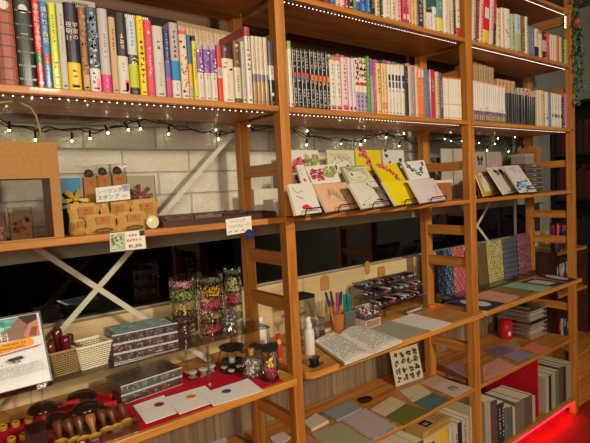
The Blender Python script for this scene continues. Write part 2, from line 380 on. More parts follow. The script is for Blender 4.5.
# ------------------------------------------------------------------ books
SHORT = {}
def glyph_column(m, x, z0, z1, cs, y, col, r, step=1.15):
    """a column of small printed characters, each a few strokes"""
    z = z0
    while z-cs > z1:
        if r.random() > .06:
            h = cs*.10
            for k in range(r.choice((2, 3, 3))):
                if r.random() < .6:
                    zz = z-cs*(.15+.7*r.random()); a = x-cs*.42*(.5+.5*r.random()); b = x+cs*.42*(.5+.5*r.random())
                    m.quad([(a, y, zz-h), (b, y, zz-h), (b, y, zz+h), (a, y, zz+h)], col)
                else:
                    xx = x+cs*.3*(r.random()*2-1); a = z-cs*.95*(.6+.4*r.random()); b = z-cs*.1
                    m.quad([(xx-h, y, a), (xx+h, y, a), (xx+h, y, b), (xx-h, y, b)], col)
        z -= cs*step
def book_mesh(w, h, d, bands, marks=(), curved=.18, mat='gloss', seed=0, pages='e0d4b8', name='book', parent=None, texts=()):
    """bands: [(from_fraction_of_height_from_top, colour)...]; spine faces -Y, origin at the spine's foot corner"""
    r = random.Random(seed); m = MB(); c = min(w*curved, .004)
    out = [(0, d), (0, c), (w*.12, c*.35), (w*.32, 0), (w*.68, 0), (w*.88, c*.35), (w, c), (w, d)]
    zs = [h] + [h*(1-f) for f, _ in bands[1:]] + [0]; n = len(out)
    vs = []; fs = []; cc = []
    for z in zs: vs += [(x, y, z) for x, y in out]
    for i, (f, col) in enumerate(bands):
        for k in range(n):
            k2 = (k+1) % n
            fs.append((i*n+k, (i+1)*n+k, (i+1)*n+k2, i*n+k2)); cc.append(pages if k == n-1 else col)
    fs.append(tuple(range(n-1, -1, -1))); cc.append(bands[0][1]); e = (len(zs)-1)*n
    fs.append(tuple(range(e, e+n))); cc.append(pages)
    m.add(vs, fs, 'white', cc)
    t = .0012   # page block, a hair proud of the cover ends' inner face
    m.quad([(t, .004, h+.0002), (w-t, .004, h+.0002), (w-t, d-.001, h+.0002), (t, d-.001, h+.0002)], pages)
    y = -.0003
    for mk in marks:
        k = mk[0]
        if k == 't':      # column of small print: ('t', from, to, colour, relative size, relative x)
            _, f0, f1, col, rs, rx = mk; glyph_column(m, w*(.5+rx), h*(1-f0), h*(1-f1), min(w*rs, .016), y, col, r)
        elif k == 'b':    # a block: ('b', from, to, colour, x0, x1)
            _, f0, f1, col, a, b = mk; m.quad([(w*a, y-.0001, h*(1-f1)), (w*b, y-.0001, h*(1-f1)), (w*b, y-.0001, h*(1-f0)), (w*a, y-.0001, h*(1-f0))], col)
        elif k == 'o':    # round emblem
            _, f, rad, col = mk; m.quad([(w*.5+w*rad*math.cos(a*PI/8), y-.0001, h*(1-f)+w*rad*math.sin(a*PI/8)) for a in range(16)], col)
        elif k == 'g':    # mottled picture
            _, f0, f1, cols, cnt = mk
            for q in range(cnt):
                a = w*(.1+.75*r.random()); z = h*(1-f0-(f1-f0)*r.random()); s1, s2 = w*.06+w*.12*r.random(), h*.006+h*.02*r.random()
                b0, b1 = max(w*.04, a-s1), min(w*.96, a+s1)
                m.quad([(b0, y, z-s2), (b1, y, z-s2*.6), (b1, y, z+s2), (b0, y, z+s2*.7)], r.choice(cols))
    for (s, f0, cs, rx, col) in texts:
        z = h*(1-f0)
        for ch in s:
            m.text(ch, (w*(.5+rx), y-.0002, z-cs*.5), (1, 0, 0), (0, 0, 1), cs*.95, col); z -= cs*1.02
    return m.build(name, mat, parent)
def put_book(o, X, Y, Z, lean=0.0, rz=0.0):
    o.location = (X, Y, Z); o.rotation_euler = (0, lean, rz)
LABELS_SEEN = {}
def px_line(y, z):
    """image row of a shelf-level line at depth y, as a function of the image column"""
    def f(u):
        n = CAM + Vector((0, 0, 0)); lo, hi = -400.0, 900.0
        for _ in range(40):
            mid = (lo+hi)/2
            if aty(u, mid, y).z > z: lo = mid
            else: hi = mid
        return (lo+hi)/2
    return f
USED = set()
def pick_label(desc, n, names, i, where):
    pv = names[i-1] if i else 'post'; nx = names[i+1] if i+1 < len(names) else 'post'
    if n > 1: c = [f"{desc}, one of {n} alike, {where}", f"{desc}, {where}", f"{desc}, beside {pv}", desc]
    else: c = [f"{desc}, between {pv} and {nx}, {where}", f"{desc}, beside {pv}, {where}", f"{desc}, {where}", f"{desc}, between {pv} and {nx}", f"{desc}, beside {pv}", desc]
    for t in c:
        if len(t.replace(',', ' ').split()) <= 16 and t not in USED: USED.add(t); return t
    return c[-1]
def full_row(specs, z, y0, depth, where, line=None, group=None, z1cap=None, seedbase=0):
    """specs: dicts with px x0,x1, top px y, bands, marks, desc, short; line(px) gives the shelf line's image row"""
    out = []
    names = [sp['short'] for sp in specs]
    prevX = None
    for i, sp in enumerate(specs):
        n = sp.get('n', 1); yy = y0+sp.get('dy', 0); line = px_line(yy, z)
        Xa = aty(sp['x0'], line(sp['x0']), yy).x; Xb = aty(sp['x1'], line(sp['x1']), yy).x
        if prevX is not None and Xa < prevX: Xa = prevX
        bay = BAYS[0 if Xa < 0 else 1 if Xa < 1.003 and sp['x0'] < 466 else 2]; Xa = max(Xa, bay[0]+.001); Xb = min(Xb, bay[1]-.001)
        if sp.get('lean'): Xb = max(Xb, Xa+.006)
        wd = (Xb-Xa)/n
        lab = sp['desc']
        if n == 1 or sp.get('uniq'):
            pv = names[i-1] if i else 'post'; nx = names[i+1] if i+1 < len(names) else 'post'
        lab = pick_label(sp['desc'], n, names, i, where)
        proto = None
        for k in range(n):
            X = Xa+wd*k
            top = sp['top'] if not isinstance(sp['top'], tuple) else sp['top'][0]+(sp['top'][1]-sp['top'][0])*k/max(1, n-1)
            h = aty((sp['x0']+sp['x1'])/2 if n == 1 else sp['x0']+(sp['x1']-sp['x0'])*(k+.5)/n, top, yy).z-z
            if z1cap: h = min(h, z1cap-z)
            gap = .0009
            if not sp.get('marks'):
                b0 = L(sp['bands'][0][1]); dk = sum(b0)/3 < .25; sp['marks'] = [T(.06, .9, 'd8d0c0' if dk else '4a4040', .45), ('b', .93, .955, 'd8d0c0' if dk else '5c4c48', .2, .8)]
            elif k == 0 and len(sp['marks']) < 8: sp['marks'] = list(sp['marks'])+[('b', .945, .965, '6c6058', .25, .75)]
            o = book_mesh(max(wd-gap, .003), h, sp.get('d', depth), sp['bands'], sp.get('marks', ()), mat=sp.get('mat', 'gloss'), seed=seedbase+i*31+(k*7 if n > 1 else 0), texts=sp.get('texts', ()))
            jit = rnd.uniform(0, .004)
            put_book(o, X, yy+jit, z+.0002, sp.get('lean', 0))
            g = sp.get('group') or (f"{names[i]} volumes on the {where}" if n > 1 else None)
            tag(o, lab, 'book', g); out.append(o)
        prevX = Xb
    return out
def B(x0, x1, top, desc, short, *bands, **kw):
    bb = []; 
    for b in bands: bb.append(b if isinstance(b, tuple) else (0, b))
    return dict(x0=x0, x1=x1, top=top, desc=desc, short=short, bands=bb, **kw)
T = lambda f0, f1, c='black', rs=.55, rx=0: ('t', f0, f1, c, rs, rx)

# --- left bay, shelf A: px line of spine feet
plaid_r = [('b', .05+.09*k, .06+.09*k, '3a2220', 0.02, .98) for k in range(11)]+[('b', 0, 1, '4a2a28', .2, .24), ('b', 0, 1, 'b06a58', .68, .70), ('o', .36, .28, 'd9cfc4'), T(.33, .39, 'crimson', .12)]
plaid_k = [('b', .05+.11*k, .065+.11*k, '3c5038', 0.02, .98) for k in range(9)]+[('b', 0, 1, '40423c', .25, .28), ('b', 0, 1, '585a52', .7, .72), ('o', .37, .28, 'cfc8c4'), ('b', .57, .575, 'd0c8b8', .25, .7)]
A0 = [
 B(-24, 0, -42, 'thick dark green cloth book', 'the edge', 'dkgreen', mat='paper'),
 B(.3, 20, -40, 'thick red tartan spined book with a round white emblem', 'dark green', '9c4c34', marks=plaid_r),
 B(20.6, 38.3, -36, 'thick black tartan spined book with a round white emblem', 'red tartan', '222a24', marks=plaid_k),
 B(38.9, 46, 0.5, 'red paperback lettered in white with a green band', 'black tartan', 'd6322a', (.60, '3c6a34'), (.74, 'd6322a'), texts=(('幸せになる勇気', .05, .0135, 0, 'white'),)),
 B(46.4, 54, 2.2, 'blue paperback lettered in white with a red band', 'the red paperback', '3f7fc0', (.60, 'b04a58'), (.72, '3f7fc0'), texts=(('嫌われる勇気', .06, .0135, 0, 'white'),)),
 B(54.6, 62.4, 4, 'bright yellow book edged in green', 'blue', 'd6dc2a', marks=[('b', .02, .98, '5a7a20', 0, .1), ('b', .02, .98, '5a7a20', .9, 1), T(.1, .5, 'dkgrey', .35), ('b', .68, .70, 'black', .3, .8), T(.72, .8, 'black', .5), ('b', .85, .87, 'black', .3, .8)]),
 B(62.8, 70, 5, 'pale grey white paperback with faint print', 'yellow green', 'c9c4ba', mat='paper', marks=[T(.12, .6, 'grey', .4)]),
 B(70.6, 83.6, 3.5, 'dark navy book with white characters and yellow foot', 'pale grey', '2a2438', (.68, 'e0c020'), marks=[T(.75, .9, 'brown', .4), ('b', .93, .96, 'black', .2, .8)], texts=(('夜明け', .22, .0150, -.25, 'white'), ('宇宙の', .22, .0135, .25, 'white'))),
 B(84.2, 91.6, 8, 'brown wood patterned paperback', 'navy yellow', '8f6238', marks=[('g', .03, .95, ['6a4426', 'b08050', 'a0704a'], 40), ('b', .8, .98, 'c09060', .1, .9)]),
 B(92.2, 103, 8, 'slate blue picture spined book with white foot', 'brown', '4c5a6c', (.72, 'd8d0c8'), marks=[('g', .05, .68, ['28384c', '90a4b4', '7088a0', 'c0c8cc'], 60), T(.05, .6, 'white', .5), T(.76, .92, 'black', .35, -.15), ('b', .84, .98, 'e08090', .55, .95)]),
 B(103.5, 113.4, 9.6, 'pale mauve grey book with pink foot', 'slate blue', 'b9b0b0', (.78, 'd83c84'), marks=[T(.3, .6, 'dkgrey', .25), T(.83, .95, 'white', .3)]),
 B(114, 120.4, 18, 'cream paperback with small dark title', 'mauve grey', 'c8ac84', mat='paper', marks=[T(.15, .45, 'brown', .45)]),
 B(120.8, 131.6, 13.5, 'dark brown book with white characters and white foot', 'cream', '30242a', (.53, 'cfc7bc'), marks=[T(.25, .5, 'white', .45), T(.6, .75, 'grey', .3), ('b', .82, .97, 'e05a88', .55, .95), ('b', .85, .95, 'white', .62, .86)]),
 B(132.1, 141.4, 17.5, 'white and lime book with chequered middle', 'dark brown', 'c4ccd0', (.48, '3a3a3a'), (.60, 'b4c020'), (.9, '2a2a30'), marks=[T(.05, .42, 'sky', .35), ('g', .5, .6, ['white', 'grey'], 16)]),
 B(141.8, 148.7, 17, 'yellow paperback with bold black characters', 'white lime', 'e6cc10', marks=[T(.05, .5, 'brown', .3), T(.3, .95, 'black', .7)]),
 B(149.1, 156.8, 20.8, 'rose red book with small white print', 'yellow', 'd84464', marks=[('o', .16, .22, 'f0b0b8'), T(.35, .8, 'white', .45)]),
 B(157.4, 167.8, 26.5, 'plain pale grey book with black title', 'rose red', 'c4bfb4', marks=[T(.2, .4, 'black', .4), T(.5, .85, 'grey', .25)]),
 B(168.3, 174, 29.5, 'thin indigo book with pink foot', 'pale grey wide', '2c3470', (.45, '6a5aa0'), (.7, 'c04878'), marks=[T(.06, .5, 'white', .4)]),
 B(174.4, 183, 23.4, 'mauve white book with a broad blue band', 'indigo', 'b8a4a4', (.5, '1f84b8'), (.76, 'd4ccc4'), marks=[T(.1, .5, 'black', .45), T(.78, .9, 'grey', .3)]),
 B(183.5, 191, 31, 'red and cream mottled paperback', 'mauve blue', 'd05a58', (.06, 'd8c8b0'), marks=[('g', .08, .9, ['e08890', 'b0c088', 'e0a080', 'd05060'], 40)]),
 B(191.4, 195.2, 35, 'thin blue over ochre book', 'red cream', '2c6a9c', (.45, 'd4a830'), (.75, 'c0b8a8'), marks=[T(.78, .95, 'black', .5)]),
 B(195.6, 199.4, 36.5, 'thin yellow and black magazine', 'thin blue', '24241e', (.08, 'd8cc38'), marks=[T(.2, .7, 'black', .5)]),
 B(200, 219.4, (44.8, 45.6), 'white and purple comic volume', 'white purple', 'b0a4b4', (.08, '8458a0'), (.5, 'd2cabf'), n=3, marks=[('g', .08, .5, ['ece4ec', '6a4490', 'c8a8d0'], 14), T(.52, .62, 'black', .35), T(.66, .9, 'grey', .2)]),
 B(219.8, 224.6, 45.6, 'thin orange red magazine', 'three purples', 'c8453c', (.4, 'd8b8a8'), (.58, 'e0381c'), marks=[('b', .42, .54, '9098a8', .2, .8)]),
 B(225, 236.2, 46.6, 'cream book with a plum lettered head', 'orange red', '4c1c28', (.22, 'd6ccb6'), marks=[T(.03, .12, 'white', .25, -.2), ('g', .3, .42, ['c86a30', '8a5a30'], 4), T(.5, .85, 'grey', .15)]),
 B(236.8, 243.8, 41.2, 'brown headed book with cream characters', 'plum cream', '6a4a2a', (.42, 'c8bfa8'), (.92, '5a3824'), marks=[T(.04, .4, 'f0e2b8', .6), T(.55, .85, 'brown', .3)]),
 B(244.1, 247.4, 42, 'thin plain white book', 'brown headed', 'c8c4b4', mat='paper'),
 B(247.8, 254.6, 27.5, 'tall white book with bold black characters jutting out', 'thin white', 'a8435c', (.12, 'd8cfc6'), dy=-.008, marks=[T(.28, .6, 'black', .6), T(.05, .3, 'wine', .4), T(.65, .9, 'grey', .3)], d=.15),
 B(255, 270.4, (36.5, 38), 'white comic with brown lower half', 'white brown', 'cfc4ae', (.3, 'c8bda8'), (.55, '7c6a78'), (.66, 'a8865c'), n=4, marks=[T(.08, .5, 'salmon', .5)]),
 B(270.9, 277.6, 41.5, 'charcoal book with grey middle', 'white browns', '4c4650', (.38, 'b8b0a8'), (.6, '1c1c22'), marks=[T(.42, .55, 'black', .4), ('b', .8, .85, 'white', .3, .7)]),
]
full_row(A0, ZA, .012, .12, 'shelf above the paper bag', seedbase=100)
# rear row of the same shelf
full_row([B(183.5, 241, (22, 34), 'beige comic volume with red marks, behind the front books', 'beige', 'c8b496', n=15, marks=[T(.04, .2, 'c05a48', .5), ('b', 0, .05, '9a8460', .1, .9)], d=.11, mat='paper'),
  B(242, 262, (34, 40), 'grey comic volume behind the front books', 'grey rear', '8c867c', n=5, d=.11, mat='paper')], ZA, .15, .11, 'rear row above the paper bag', seedbase=300)

def rear_box(label, px0, px1, ptop, col, name='storage_box', y=.15, d=.105, z=ZA, title=None, mat='paper', cat='box', group=None):
    Xa, Xb = aty(px0, px_line(y, z)(px0), y).x, aty(px1, px_line(y, z)(px1), y).x
    h = aty(px1, ptop, y).z-z
    m = MB().box((0, 0, 0), (Xb-Xa, d, h), col)
    if title: title(m, Xb-Xa, h)
    o = m.build(name, mat, bevel=.0015); o.location = (Xa, y, z); return tag(o, label, cat, group)
def silver(m, w, h):
    r = random.Random(4)
    for k in range(14): m.box((w*(.3+.024*k), -.0005, h-.018+.004*r.random()), (w*(.3+.024*k)+w*.017, 0, h-.007), 'f4f0ea')
rear_box('black box with a silver printed title behind the cream and yellow books', 103.5, 181, 21.5, '221c1a', title=silver, mat='paper')
def small(m, w, h):
    for k in range(9): m.box((w*(.62+.03*k), -.0005, h-.016), (w*(.62+.03*k)+w*.018, 0, h-.008), '4a3a30')
rear_box('off white box behind the navy and wood patterned books', 40, 102.5, 4, 'b4aa98', title=small)

# --- middle bay, shelf A
DF = '26242a'
bw = [('b', .03, .97, 'e0d8cc', .08, .2), T(.03, .36, 'd8d2c8', .5, .1), ('b', .40, .47, 'c84838', .15, .85), ('b', .47, .52, '4a6a9a', .15, .85), T(.52, .58, 'e8c8a0', .6), T(.66, .96, 'd8d2c8', .55, .1)]
bw2 = [('b', .03, .97, 'e0d8cc', .08, .2), T(.03, .36, 'd8d2c8', .5, .1), ('b', .42, .52, 'e0744c', .1, .9), T(.53, .6, 'e8c8a0', .6), T(.66, .96, 'd8d2c8', .55, .1)]
A1 = [
 B(287, 290.4, 41, 'cream book with a magenta tipped spine', 'post', 'c83c8c' , (.13, 'c8bfa4'), mat='paper'),
 B(290.6, 294.4, 41.5, 'cream book with a green tipped spine', 'magenta tip', '8ab040', (.12, 'd8d0b8'), marks=[T(.2, .7, 'grey', .3)]),
 B(294.8, 311.6, (48.2, 50), 'black comic volume with white lettering and blue red emblem', 'cream', DF, n=4, marks=bw),
 B(311.8, 332, (50.2, 53), 'black comic volume with white lettering and orange emblem', 'first blacks', DF, n=5, marks=bw2),
 B(332.4, 343.6, (56.8, 57.6), 'white comic volume with pale blue print', 'orange blacks', 'd4ccc0', n=2, marks=[T(.12, .8, 'sky', .45), ('b', .9, .97, 'c06a80', .1, .9), ('b', 0, .06, 'd8744c', 0, 1)]),
 B(343.8, 350.2, 58.2, 'pink comic volume with red print', 'pale blues', 'dcb8b8', n=1, marks=[T(.1, .8, 'crimson', .4), ('b', .88, .96, 'e0486a', .1, .9)]),
 B(350.4, 357.2, (58.6, 58.9), 'white and lilac comic volume', 'pink', 'd0c6c8', n=2, marks=[T(.08, .75, 'lilac', .5), ('b', .9, .96, 'red', .2, .8)]),
 B(357.6, 369.4, (58.3, 58.8), 'black and cream patterned comic volume with red band', 'lilacs', 'd8ccb4', (.62, 'a890b0'), n=3, marks=[('g', .02, .4, ['black', '1c1c20', 'c83a38'], 26), T(.05, .4, 'black', .9), ('b', .44, .5, 'b84030', .05, .95), T(.68, .95, 'navy', .7)]),
 B(369.6, 372.2, 56.5, 'bright green thin book', 'patterned', '4aa03c', marks=[T(.1, .8, 'white', .5)]),
 B(372.4, 375.4, 60, 'grey book with a purple head', 'green', '8a5a9c', (.3, '98948c'), marks=[T(.4, .8, 'white', .5)]),
 B(375.6, 378.4, 60.5, 'violet pink thin book', 'grey', 'b84a90', marks=[T(.1, .8, 'white', .5)]),
 B(378.6, 383, 63.5, 'yellow cream book with orange foot', 'violet', 'd8c070', marks=[T(.1, .6, 'brown', .5)]),
 B(383.2, 389, (63.8, 64.2), 'cream ochre comic volume', 'yellow', 'd8b888', n=2, marks=[T(.1, .7, 'brown', .5), ('b', .76, .9, 'e08050', .15, .85)]),
 B(389.3, 406.2, (64.6, 65.8), 'white comic volume with navy characters', 'ochres', 'd6cfc4', n=5, marks=[('b', .2, .32, 'navy', .2, .8), ('b', .34, .46, '2c4a6c', .25, .8), T(.5, .6, 'black', .5), T(.65, .95, 'grey', .35)]),
 B(406.6, 410.2, 66.3, 'black slim book with dark green sheen', 'navy whites', '22302c', marks=[T(.1, .4, 'gold', .5)]),
 B(410.4, 413, 66.8, 'cream slim book', 'black', 'cdb892', marks=[T(.1, .8, 'grey', .4)]),
 B(413.2, 416.6, 66.9, 'lilac slim book', 'cream slim', '9484b0', marks=[T(.1, .8, 'white', .4)]),
 B(416.8, 419.2, 67, 'pale yellow slim book', 'lilac', 'd8c48c', marks=[T(.1, .8, 'brown', .4)]),
 B(419.4, 425.8, (67.2, 67.6), 'orange comic volume', 'pale yellow', 'e07048', n=2, marks=[('b', .05, .2, 'white', .2, .8), T(.25, .6, 'white', .5)]),
 B(426, 428.4, 69, 'grey green slim book', 'oranges', '6a7a64', marks=[T(.1, .8, 'white', .4)]),
 B(428.6, 432, 70, 'steel blue slim book', 'grey green', '3c7498', marks=[T(.1, .8, 'white', .4)]),
 B(432.2, 437.2, 70, 'crimson book with white print', 'steel blue', 'b82c4c', marks=[T(.1, .5, 'white', .5)]),
 B(437.4, 440.8, 72, 'cream and tan slim book', 'crimson', 'd0b080', marks=[T(.1, .8, 'brown', .5)]),
 B(441, 444.6, 73, 'dark slate slim book', 'cream tan', '5a5468', marks=[T(.1, .8, 'white', .5)]),
 B(444.9, 462.5, (76.8, 78.4), 'short white volume with a red top and orange line', 'slate', 'd0683c', (.04, 'ddd4c4'), n=10, marks=[('b', .63, .645, 'e08060', 0, 1), T(.1, .5, 'tan', .3)]),
]
full_row(A1, ZA, .012, .12, 'shelf above the notebook display', seedbase=400)
cols = ['teal', 'b8b0a0', 'mauve', 'd0a040', 'pink', 'green', '406080', 'offwhite', 'purple', 'c07050', 'olive', 'salmon', 'sky', 'brown', 'tan', 'crimson']
rr = random.Random(5); sp = []; u = 312.0; k = 0
cn = {'teal':'teal','b8b0a0':'stone','mauve':'mauve','d0a040':'amber','pink':'pink','green':'green','406080':'slate blue','offwhite':'off white','purple':'purple','c07050':'terracotta','olive':'olive','salmon':'salmon','sky':'sky blue','brown':'brown','tan':'tan','crimson':'crimson'}
seq = ['offwhite','b8b0a0','salmon','pink','offwhite','teal','mauve','hotpink','d0a040','406080','green','olive','crimson','tan','sky','brown','purple','c07050','teal','salmon','green','pink','d0a040','olive']
cn['hotpink'] = 'hot pink'
for c in seq:
    u2 = u+4.6
    if u2 > 440: break
    sp.append(B(u, u2-.2, 50.6+(u-312)*.135+rr.random()*2, f'{cn[c]} topped book peeping over the front row', cn[c], c, (.12, 'c0b49c'), d=.11)); u = u2
full_row(sp, ZA, .15, .11, 'rear row over the notebooks', seedbase=500)

# --- middle bay, top shelf C
C1 = [
 B(292, 308, -70, 'white thick paperback', 'post', 'white', n=2), B(308.4, 318, -62, 'grey tall book', 'white thick', 'a8a49a', n=2), B(318.4, 325, -60, 'cream tall book with wine foot', 'grey', 'cream', (.9, 'wine')),
 B(325.4, 331.2, -58, 'dark red tall book', 'cream', '8c2c30', marks=[T(.1,.9,'white')]), B(331.8, 336.4, -55, 'white tall book with blue foot', 'dark red', 'd8d0c8', (.85, '4878b0')),
 B(336.8, 345.7, -52, 'cream pink paperback', 'white blue', 'dcc4b4', n=2, marks=[T(.3, .95, 'salmon', .4)]), B(346, 348.8, -45, 'thin red book', 'cream pinks', 'c03a38'),
 B(349, 354.2, -45, 'black and white striped book', 'thin red', '26242a', (.5, 'd0c8bc'), (.7, '26242a')), B(354.4, 357, -40, 'thin grey book', 'black white', '8c8a88'),
 B(357.2, 361.8, -42, 'white book with a blue lower half', 'thin grey', 'd0ccc4', (.8, '3a68a8')), B(362, 371.8, -40, 'strong blue paperback', 'white blue', '2c5cae', n=2, marks=[T(.2, .95, 'white', .5), ('b', .86, .96, 'sky', .2, .8)]),
 B(372.2, 376, -35, 'black paperback', 'strong blue', '201e22', marks=[T(.2, .9, 'gold', .5)]), B(376.3, 380.9, -35, 'cream paperback with dark print', 'black', 'd4c098', marks=[T(.4, .95, 'black', .5)]),
 B(381.2, 384.2, -34, 'charcoal slim book', 'cream', '2c2a2c'), B(384.5, 392.1, -30, 'off white wide paperback', 'charcoal', 'd8cfbc', marks=[T(.5, .95, 'grey', .3)]),
 B(392.4, 397.2, -30, 'cream wide paperback with black title', 'off white', 'd4c8a8', marks=[T(.5, .9, 'black', .4)]), B(397.6, 402.9, -28, 'palest pink book', 'cream wide', 'd8b0a8', marks=[T(.4, .9, 'crimson', .4)]),
 B(403.2, 410, -26, 'crimson paperback', 'pale pink', 'c42c50', n=2, marks=[T(.5, .7, 'white', .5), ('b', .8, .9, 'white', .2, .8)]), B(410.2, 412.5, -22, 'shell pink slim book', 'crimsons', 'dca8a0'),
 B(412.8, 418.6, -22, 'ochre cream book with brown print', 'shell pink', 'd8b46c', n=2, marks=[T(.4, .95, 'brown', .5)]), B(419, 424.8, -20, 'midnight blue book with yellow characters', 'ochres', '2a3460', marks=[T(.2, .95, 'yellow', .6)]),
 B(425, 427.4, -18, 'buff slim book', 'midnight blue', 'd0c094'), B(427.8, 434, 9, 'short white book with black band', 'buff', '2a2c28', (.16, 'd4ccbc'), n=2, marks=[T(.35, .9, 'grey', .4)], uniq=1),
 B(434.3, 438.5, 7, 'white slim book with blue dot', 'short white', 'd8d2c4', marks=[('b', .3, .4, 'sky', .3, .7), T(.5, .9, 'grey', .3)]), B(438.8, 444.5, -12, 'teal over yellow paperback', 'white slim', '5a8c8c', (.66, 'd8c850'), marks=[T(.3, .6, 'white', .4)]),
 B(444.8, 449, -8, 'plain white paperback', 'teal yellow', 'dcd4c4', marks=[T(.4, .9, 'grey', .4)]), B(449.3, 454.9, -6, 'beige paperback with black print', 'plain white', 'd0bc98', n=2, marks=[T(.4, .95, 'black', .5)]),
 B(455.2, 457.6, -5, 'black slim book near the post', 'beiges', '222024'), B(457.8, 461.5, -4, 'white book with a red foot', 'black slim', 'd4c8bc', (.76, 'd02030'), marks=[T(.3, .7, 'black', .5)]),
]
full_row(C1, ZC, .012, .12, 'top shelf above the comics', seedbase=600, z1cap=2.235)

# --- right bay, shelf C
C2 = [
 B(473, 476.6, -12, 'cream leaning book', 'post', 'd0bca0', lean=.085), B(476.9, 479.6, -12, 'dark red leaning slim book', 'cream', '7c2c34', lean=.085), B(480, 483.4, -14, 'salmon white leaning book', 'dark red', 'd8b4a4', lean=.085, marks=[T(.3,.9,'crimson')]),
 B(483.6, 490.4, -10, 'wide red leaning book with yellow foot', 'salmon', 'd02434', (.72, 'd8c040'), lean=.085, marks=[('b', .3, .5, 'white', .2, .8)]), B(490.8, 494.6, -4, 'white and rose leaning book', 'wide red', 'd8b8b0', lean=.085, marks=[T(.2, .9, 'red', .6)]),
 B(494.8, 497.2, -1, 'slim red and black leaning book', 'rose', 'b02438', (.5, '2c2428'), lean=.085), B(497.8, 502.6, 8.4, 'cream book with brown print', 'slim red', 'd8c8a8', marks=[T(.1, .9, 'brown', .4)]),
 B(503, 506.4, 8, 'cream book with coral print', 'cream brown', 'dcc8b0', marks=[T(.1, .9, 'coral' if False else 'salmon', .5)]), B(506.6, 511.8, 9, 'tall white book with blue figure', 'coral', 'd8d4c4', marks=[('g', .2, .8, ['sky', 'tan', 'grey'], 12)]),
 B(512, 516.4, 14.5, 'pale green book', 'tall white', 'a8b890', marks=[T(.2, .9, 'dkgreen', .4)]), B(516.6, 522.4, 14.8, 'blue white book with green edge', 'pale green', 'b8c4c8', (.5, 'a8b488'), marks=[T(.1, .4, 'blue', .6)]),
 B(522.8, 526.2, 16.2, 'brown box file', 'blue white', '7c5a38', mat='paper'), B(526.4, 528.8, 17, 'cream slim book', 'brown file', 'd8ceb0'),
 B(529, 535.6, (26, 27), 'slate blue magazine', 'cream slim', '606a80', n=3, marks=[T(.1, .9, 'white', .4)]), B(536, 540.2, 29, 'pale book with a black and wine foot', 'slate', 'd0c4b0', (.62, '30242c'), marks=[T(.1, .5, 'grey', .4)]),
 B(540.5, 543.8, 31, 'cream book with brown head', 'pale', '9c7c54', (.1, 'd4c4a4'), marks=[T(.3, .9, 'grey', .4)]), B(544, 547.8, 32.2, 'wine and black book', 'cream brown', '5c2430', (.3, 'b8a498'), (.7, '5c1c2c')),
 B(548, 551.4, 33, 'coral red book', 'wine', 'd04c44', marks=[T(.1, .8, 'white', .4)]), B(551.6, 557.6, (34.5, 35.4), 'off white comic volume', 'coral red', 'ccc0a8', n=3, marks=[T(.2, .9, 'grey', .4)]),
 B(557.8, 560.2, 36, 'salmon slim book', 'off white', 'd0705c'), B(560.4, 562.8, 37.5, 'buff slim book with brown print', 'salmon', 'd0b880', marks=[T(.1, .9, 'brown', .4)]), B(563, 565.4, 38, 'dark green slim book', 'buff', '3c5a38'),
 B(565.6, 569, 40, 'straw yellow slim book by the post', 'green', 'b8a85c'),
]
full_row(C2, ZC, .012, .12, 'shelf above the black volumes', seedbase=700, z1cap=2.24)

# --- right bay, shelf A
A2 = [
 B(473.6, 507, (80.4, 87), 'white volume with a pink line and dark patterned foot', 'post', 'e0b0a4', (.05, 'd8d0cc'), (.72, '5a5068'), n=17, marks=[('g', .62, .8, ['c8607c', 'e0a8b0', 'd8d0cc'], 5), T(.1, .5, 'grey', .3), ('b', .82, .96, 'd8c070', .2, .6)]),
 B(507.4, 536.4, (93, 97), 'black volume with fine silver lettering', 'whites', '151518', n=15, marks=[T(.05, .5, '8a8a90', .35), ('b', .55, .95, '5c5c64', .38, .5)]),
 B(538, 543.4, 90.4, 'tall cream magazine', 'blacks', 'd0c4a8', n=2, marks=[T(.1, .9, 'brown', .3)]), B(543.6, 546.6, 91, 'cream journal with brown border', 'tall creams', 'c8b488', marks=[T(.1, .9, 'brown', .5)]),
 B(546.8, 549.8, 92, 'white journal with blue figure', 'journal', 'd4cec4', marks=[('g', .4, .8, ['navy', 'red'], 8)]), B(550, 552.6, 92.6, 'blue grey journal', 'white journal', '70788c', marks=[T(.1, .9, 'white', .3)]),
 B(552.9, 562.6, (93, 95), 'greyish white comic volume with blue print', 'blue grey', 'ccc8b8', n=5, marks=[T(.1, .5, 'navy', .4), ('b', .6, .7, 'navy', .2, .8)]), B(562.9, 565.6, 97, 'dark slim book with mauve edge', 'greyish', '4c3444'),
 B(565.9, 569.4, 94, 'rose pink dotted slim book by the post', 'dark slim', 'c07c80', marks=[T(.05, .95, 'wine', .3)]),
]
full_row(A2, ZA, .012, .12, 'shelf above the brown boxes', seedbase=800)
full_row([B(476, 496, (62, 68), 'beige volume behind the white volumes', 'post', 'b0946c', n=8, mat='paper'), B(499, 517, (79, 81.5), 'peach beige volume behind the black volumes', 'beige', 'c49a74', n=5, mat='paper'), B(519, 533, (88, 89), 'pale dotted volume behind the black volumes', 'peach', 'b8b0a0', n=4, marks=[T(.02, .2, 'black', .6)])], ZA, .15, .11, 'shelf above the brown boxes', seedbase=900)
m = MB().prism([(.014*math.cos(k*PI/6), .014*math.sin(k*PI/6)) for k in range(12)], 0, .002, 'd8382c'); m.prism([(.006*math.cos(k*PI/4)-.003, .006*math.sin(k*PI/4)+.002) for k in range(8)], .002, .0026, 'e8c8c0')
b = m.build('round_badge', 'gloss'); p = aty(527, 94, .008); b.location = p; b.rotation_euler = (PI/2, 0, 0); tag(b, 'round red badge on top of the black volumes', 'badge')

